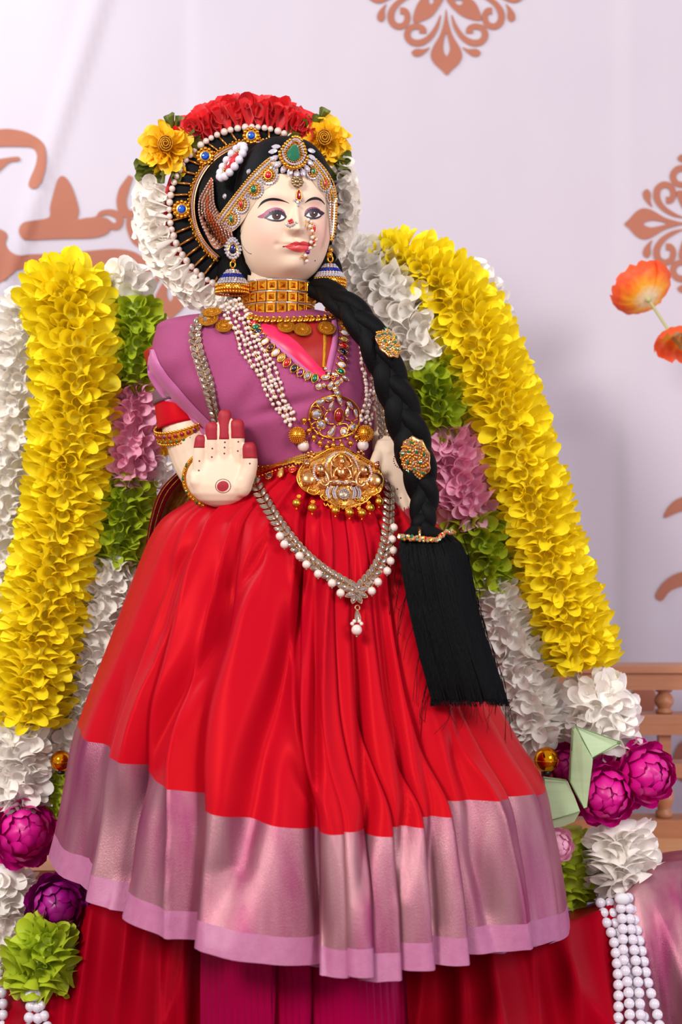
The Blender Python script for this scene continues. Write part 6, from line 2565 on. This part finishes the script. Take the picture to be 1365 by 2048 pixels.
arm_band('gold armlet set with rubies and green stones on the upper arm', 'gold_armlet', P(366, 858, 3), P(352, 795, 10) - P(380, 890, -22), 52.5, 26, 26)
br_ = thing('gold_bracelet', 'gold bracelet with green stones around the raised wrist behind the palm', 'bracelet', P(440, 1015, 96))
bpts = [P(439 + 71 * math.cos(a), 957 + 60 * math.sin(a), 98 + 6 * math.cos(a)) for a in [2 * PI * k / 56 for k in range(56)]]
obj('band', tube(bpts, 4.6 * S, 8, True), 'goldmatte', br_)
for k, p in enumerate(bpts):
    ball('gold_bead', p + Vector((0, -4.2 * S, 0)), 2.7, 'gold', br_, True)
    if k % 4 == 0:
        inst('green_stone', unit('stone_marquise', dome(MQ), 'emerald', False), frame(p + Vector((0, -5 * S, 0)) + (p - P(439, 957, 98)).normalized() * 2 * S, (Vector((0, -1, 0)) + (p - P(439, 957, 98)).normalized() * 0.8).normalized(), Vector((0, 0, 1))) @ sc(4.5, 2.8, 3), br_)

# ================================================================== BRAID
bd = thing('black_braid', 'thick black braid falling over the shoulder beside the white garland', 'braid', P(848, 1060, 150))
bpath = [(620, 566, 0), (650, 582, 40), (690, 610, 92), (728, 650, 120), (760, 705, 132), (784, 765, 138), (806, 825, 142), (824, 885, 144), (838, 940, 146), (848, 995, 152), (847, 1040, 162), (845, 1066, 172)]
bw = [22, 26, 30, 33, 35, 36, 38, 39, 36, 30, 26, 22]
bc = catmull([P(*p) for p in bpath], 14)
nbp = len(bc)


def bwid(k):
    return smooth_table([(i / (len(bw) - 1), w) for i, w in enumerate(bw)], k)


obj('braid_core', tube(bc, [bwid(i / (nbp - 1)) * 0.86 * S for i in range(nbp)], 24), 'hair', bd)
for s in range(3):
    pts, rad = [], []
    for i, p in enumerate(bc):
        k = i / (nbp - 1)
        t = (bc[min(i + 1, nbp - 1)] - bc[max(i - 1, 0)]).normalized()
        v = (CAM - p).normalized()
        v = (v - t * v.dot(t)).normalized()
        w = t.cross(v)
        ph = k * 21.0 + s * 2 * PI / 3
        W_ = bwid(k)
        pts.append(p + (w * math.sin(ph) * W_ * 0.44 + v * (math.sin(2 * ph) * 0.16 + 0.30) * W_) * S)
        rad.append(W_ * 0.56 * S)
    obj('braid_strand', tube(pts, rad, 18), 'hair', bd)
TBR = tree_of([(o.data.vertices and [v.co.copy() for v in o.data.vertices], [tuple(p.vertices) for p in o.data.polygons]) for o in bd.children])


def braid_brooch(label, px, py, rx, ry, rot, seed):
    rnd = random.Random(seed)
    t = thing('peacock_brooch', label, 'brooch', P(px, py + ry, 190))
    fr = lay(px, py, TBR, 6, math.cos(rot), math.sin(rot), 180)
    V, F = sphere(28, 10)
    sh = [Vector((v.x * (1 + 0.06 * math.sin(9 * math.atan2(v.y, v.x))), v.y * (1 + 0.06 * math.sin(9 * math.atan2(v.y, v.x))), v.z * 0.3)) for v in V]
    obj('gold_plate', ([fr @ Vector((v.x * rx * S, v.y * ry * S, v.z * 24 * S)) for v in sh], F), 'rosegold', t)
    b, b2 = Bag(), Bag()
    k = 0
    while k < 120:
        u = math.sqrt(k / 120.0) * 0.94
        a = k * 2.39996
        x, y = u * math.cos(a), u * math.sin(a)
        z = 7.2 * math.sqrt(max(0, 1 - u * u)) + 0.2
        (b if k % 3 else b2).add(GEM if k % 3 else SPHL, fr @ Matrix.Translation((x * rx * S, y * ry * S, z * S)) @ Matrix.Rotation(rnd.uniform(-.5, .5), 4, 'X') @ sc(2.7))
        k += 1
    obj('crystals', b.VF, 'champ', t, False, kind='stuff')
    obj('gold_beads', b2.VF, 'gold', t, kind='stuff')
    for k in range(10):
        u = (0.45 if k % 2 else 0.76)
        a = 2 * PI * k / 10 + 0.3
        x, y = u * math.cos(a), u * math.sin(a)
        z = 7.2 * math.sqrt(1 - u * u) + 1.5
        f2 = fr @ Matrix.Translation((x * rx * S, y * ry * S, z * S)) @ Matrix.Rotation(a + 0.9, 4, 'Z')
        stone('green_stone', f2, 5.6, 3.0, 'emerald', t, 'marquise', 'gold')


M['champ'] = mk('champagne_crystal', (244, 218, 176), 0.1, metal=0.85, c2=(222, 176, 116), rand=0.2)
braid_brooch('oval gold brooch with green stones on the upper braid', 774, 690, 24, 42, -0.32, 1)
braid_brooch('round gold brooch with green stones on the lower braid', 834, 915, 31, 43, -0.15, 2)

# ---- tassel of the braid
ta = thing('braid_tassel', 'long black thread tassel with jewelled gold ring at the end of the braid', 'tassel', P(935, 1400, 240))
rows_t = [(1052, 822, 868, 176, 16), (1068, 806, 902, 182, 30), (1085, 800, 922, 188, 40), (1110, 800, 934, 196, 44), (1150, 806, 943, 204, 44), (1200, 815, 952, 212, 42), (1260, 828, 968, 222, 40), (1320, 842, 988, 232, 38), (1370, 856, 1006, 240, 36), (1400, 864, 1014, 244, 32)]
tv_, tf_ = [], []
NT_ = 64
for py, xl, xr, d, th in rows_t:
    for k in range(NT_):
        a = 2 * PI * k / NT_
        tv_.append(P((xl + xr) / 2 + (xr - xl) / 2 * math.cos(a), py + (4 * math.sin(k * 7.3) if py > 1390 else 0), d + th * math.sin(a) + 1.5 * math.sin(k * 3.1)))
for i in range(len(rows_t) - 1):
    for k in range(NT_):
        tf_.append((i * NT_ + k, i * NT_ + (k + 1) % NT_, (i + 1) * NT_ + (k + 1) % NT_, (i + 1) * NT_ + k))
tf_.append(tuple(range(NT_)))
tf_.append(tuple((len(rows_t) - 1) * NT_ + k for k in range(NT_)))
obj('tassel_body', (tv_, tf_), 'thread_black' if 'thread_black' in M else 'hair', ta)
rnt = random.Random(9)
b = Bag()
for k in range(900):
    a = rnt.uniform(0.0, PI) if k % 5 else rnt.uniform(-PI, 0)
    q = rnt.uniform(0.9, 1.0)
    i0 = rnt.choice((1, 2, 2, 3, 4, 5))
    i1 = rnt.choice((6, 7, 8, 9, 9, 9, 9))
    pts = []
    for i in range(i0, i1 + 1):
        py, xl, xr, d, th = rows_t[i]
        pts.append(P((xl + xr) / 2 + (xr - xl) / 2 * math.cos(a) * (1.0 + 0.012 * math.sin(i * 2 + k)), py, d + th * math.sin(a) + 1.6))
    py, xl, xr, d, th = rows_t[i1]
    if i1 == 9:
        pts.append(P((xl + xr) / 2 + (xr - xl) / 2 * math.cos(a) * 1.03 + rnt.uniform(-4, 6), 1400 + rnt.uniform(-2, 14), d + th * math.sin(a) + 2))
    b.add(tube(pts, [0.75 * S] * len(pts), 3, caps=False))
obj('tassel_threads', b.VF, 'hair', ta, kind='stuff')
b = Bag()
for k in range(46):
    s = -1 if k % 3 == 0 else 1
    i = rnt.randint(3, 8)
    py, xl, xr, d, th = rows_t[i]
    x = (xl if s < 0 else xr)
    pts = [P(x - s * 8, py - 40, d), P(x + s * rnt.uniform(1, 6), py, d), P(x + s * rnt.uniform(4, 18), py + rnt.uniform(20, 60), d), P(x + s * rnt.uniform(2, 22), py + rnt.uniform(60, 120), d + 4)]
    b.add(tube(catmull(pts, 5), 0.55 * S, 3, caps=False))
for k in range(16):
    x = rnt.uniform(870, 1010)
    l = rnt.uniform(15, 75)
    dd = 262
    b.add(tube(catmull([P(x, 1396, dd - 20), P(x + rnt.uniform(-6, 10), 1400 + l * 0.5, dd + 30), P(x + rnt.uniform(-25, 18), 1400 + l, dd + 55)], 5), 0.5 * S, 3, caps=False))
obj('loose_threads', b.VF, 'hair', ta, kind='stuff')
rg_ = catmull([(798, 1074, 214), (812, 1076, 222), (835, 1077, 228), (858, 1080, 230), (876, 1078, 228), (890, 1066, 222), (908, 1064, 214)], 8)
obj('gold_ring', tube([P(p.x, p.y, p.z) for p in rg_], 4.5 * S, 8), 'rosegold', ta)
for k, p in enumerate(rg_):
    for j in range(2):
        q = P(p.x + rnt.uniform(-2, 2), p.y + rnt.uniform(-4, 4), p.z + 5)
        mt = ('champ', 'gold', 'champ', 'redstone', 'champ', 'emerald', 'gold')[(k * 2 + j) % 7]
        inst('gem', unit('gem', GEM, mt, False), frame(q, Vector((rnt.uniform(-.4, .4), -1, rnt.uniform(-.4, .4))), Vector((1, 0, 0))) @ sc(rnt.uniform(2.6, 4.2)), ta)
obj('gold_pin', tube([P(840, 1054, 212), P(840, 1074, 230)], 2.4 * S, 7), 'rosegold', ta)
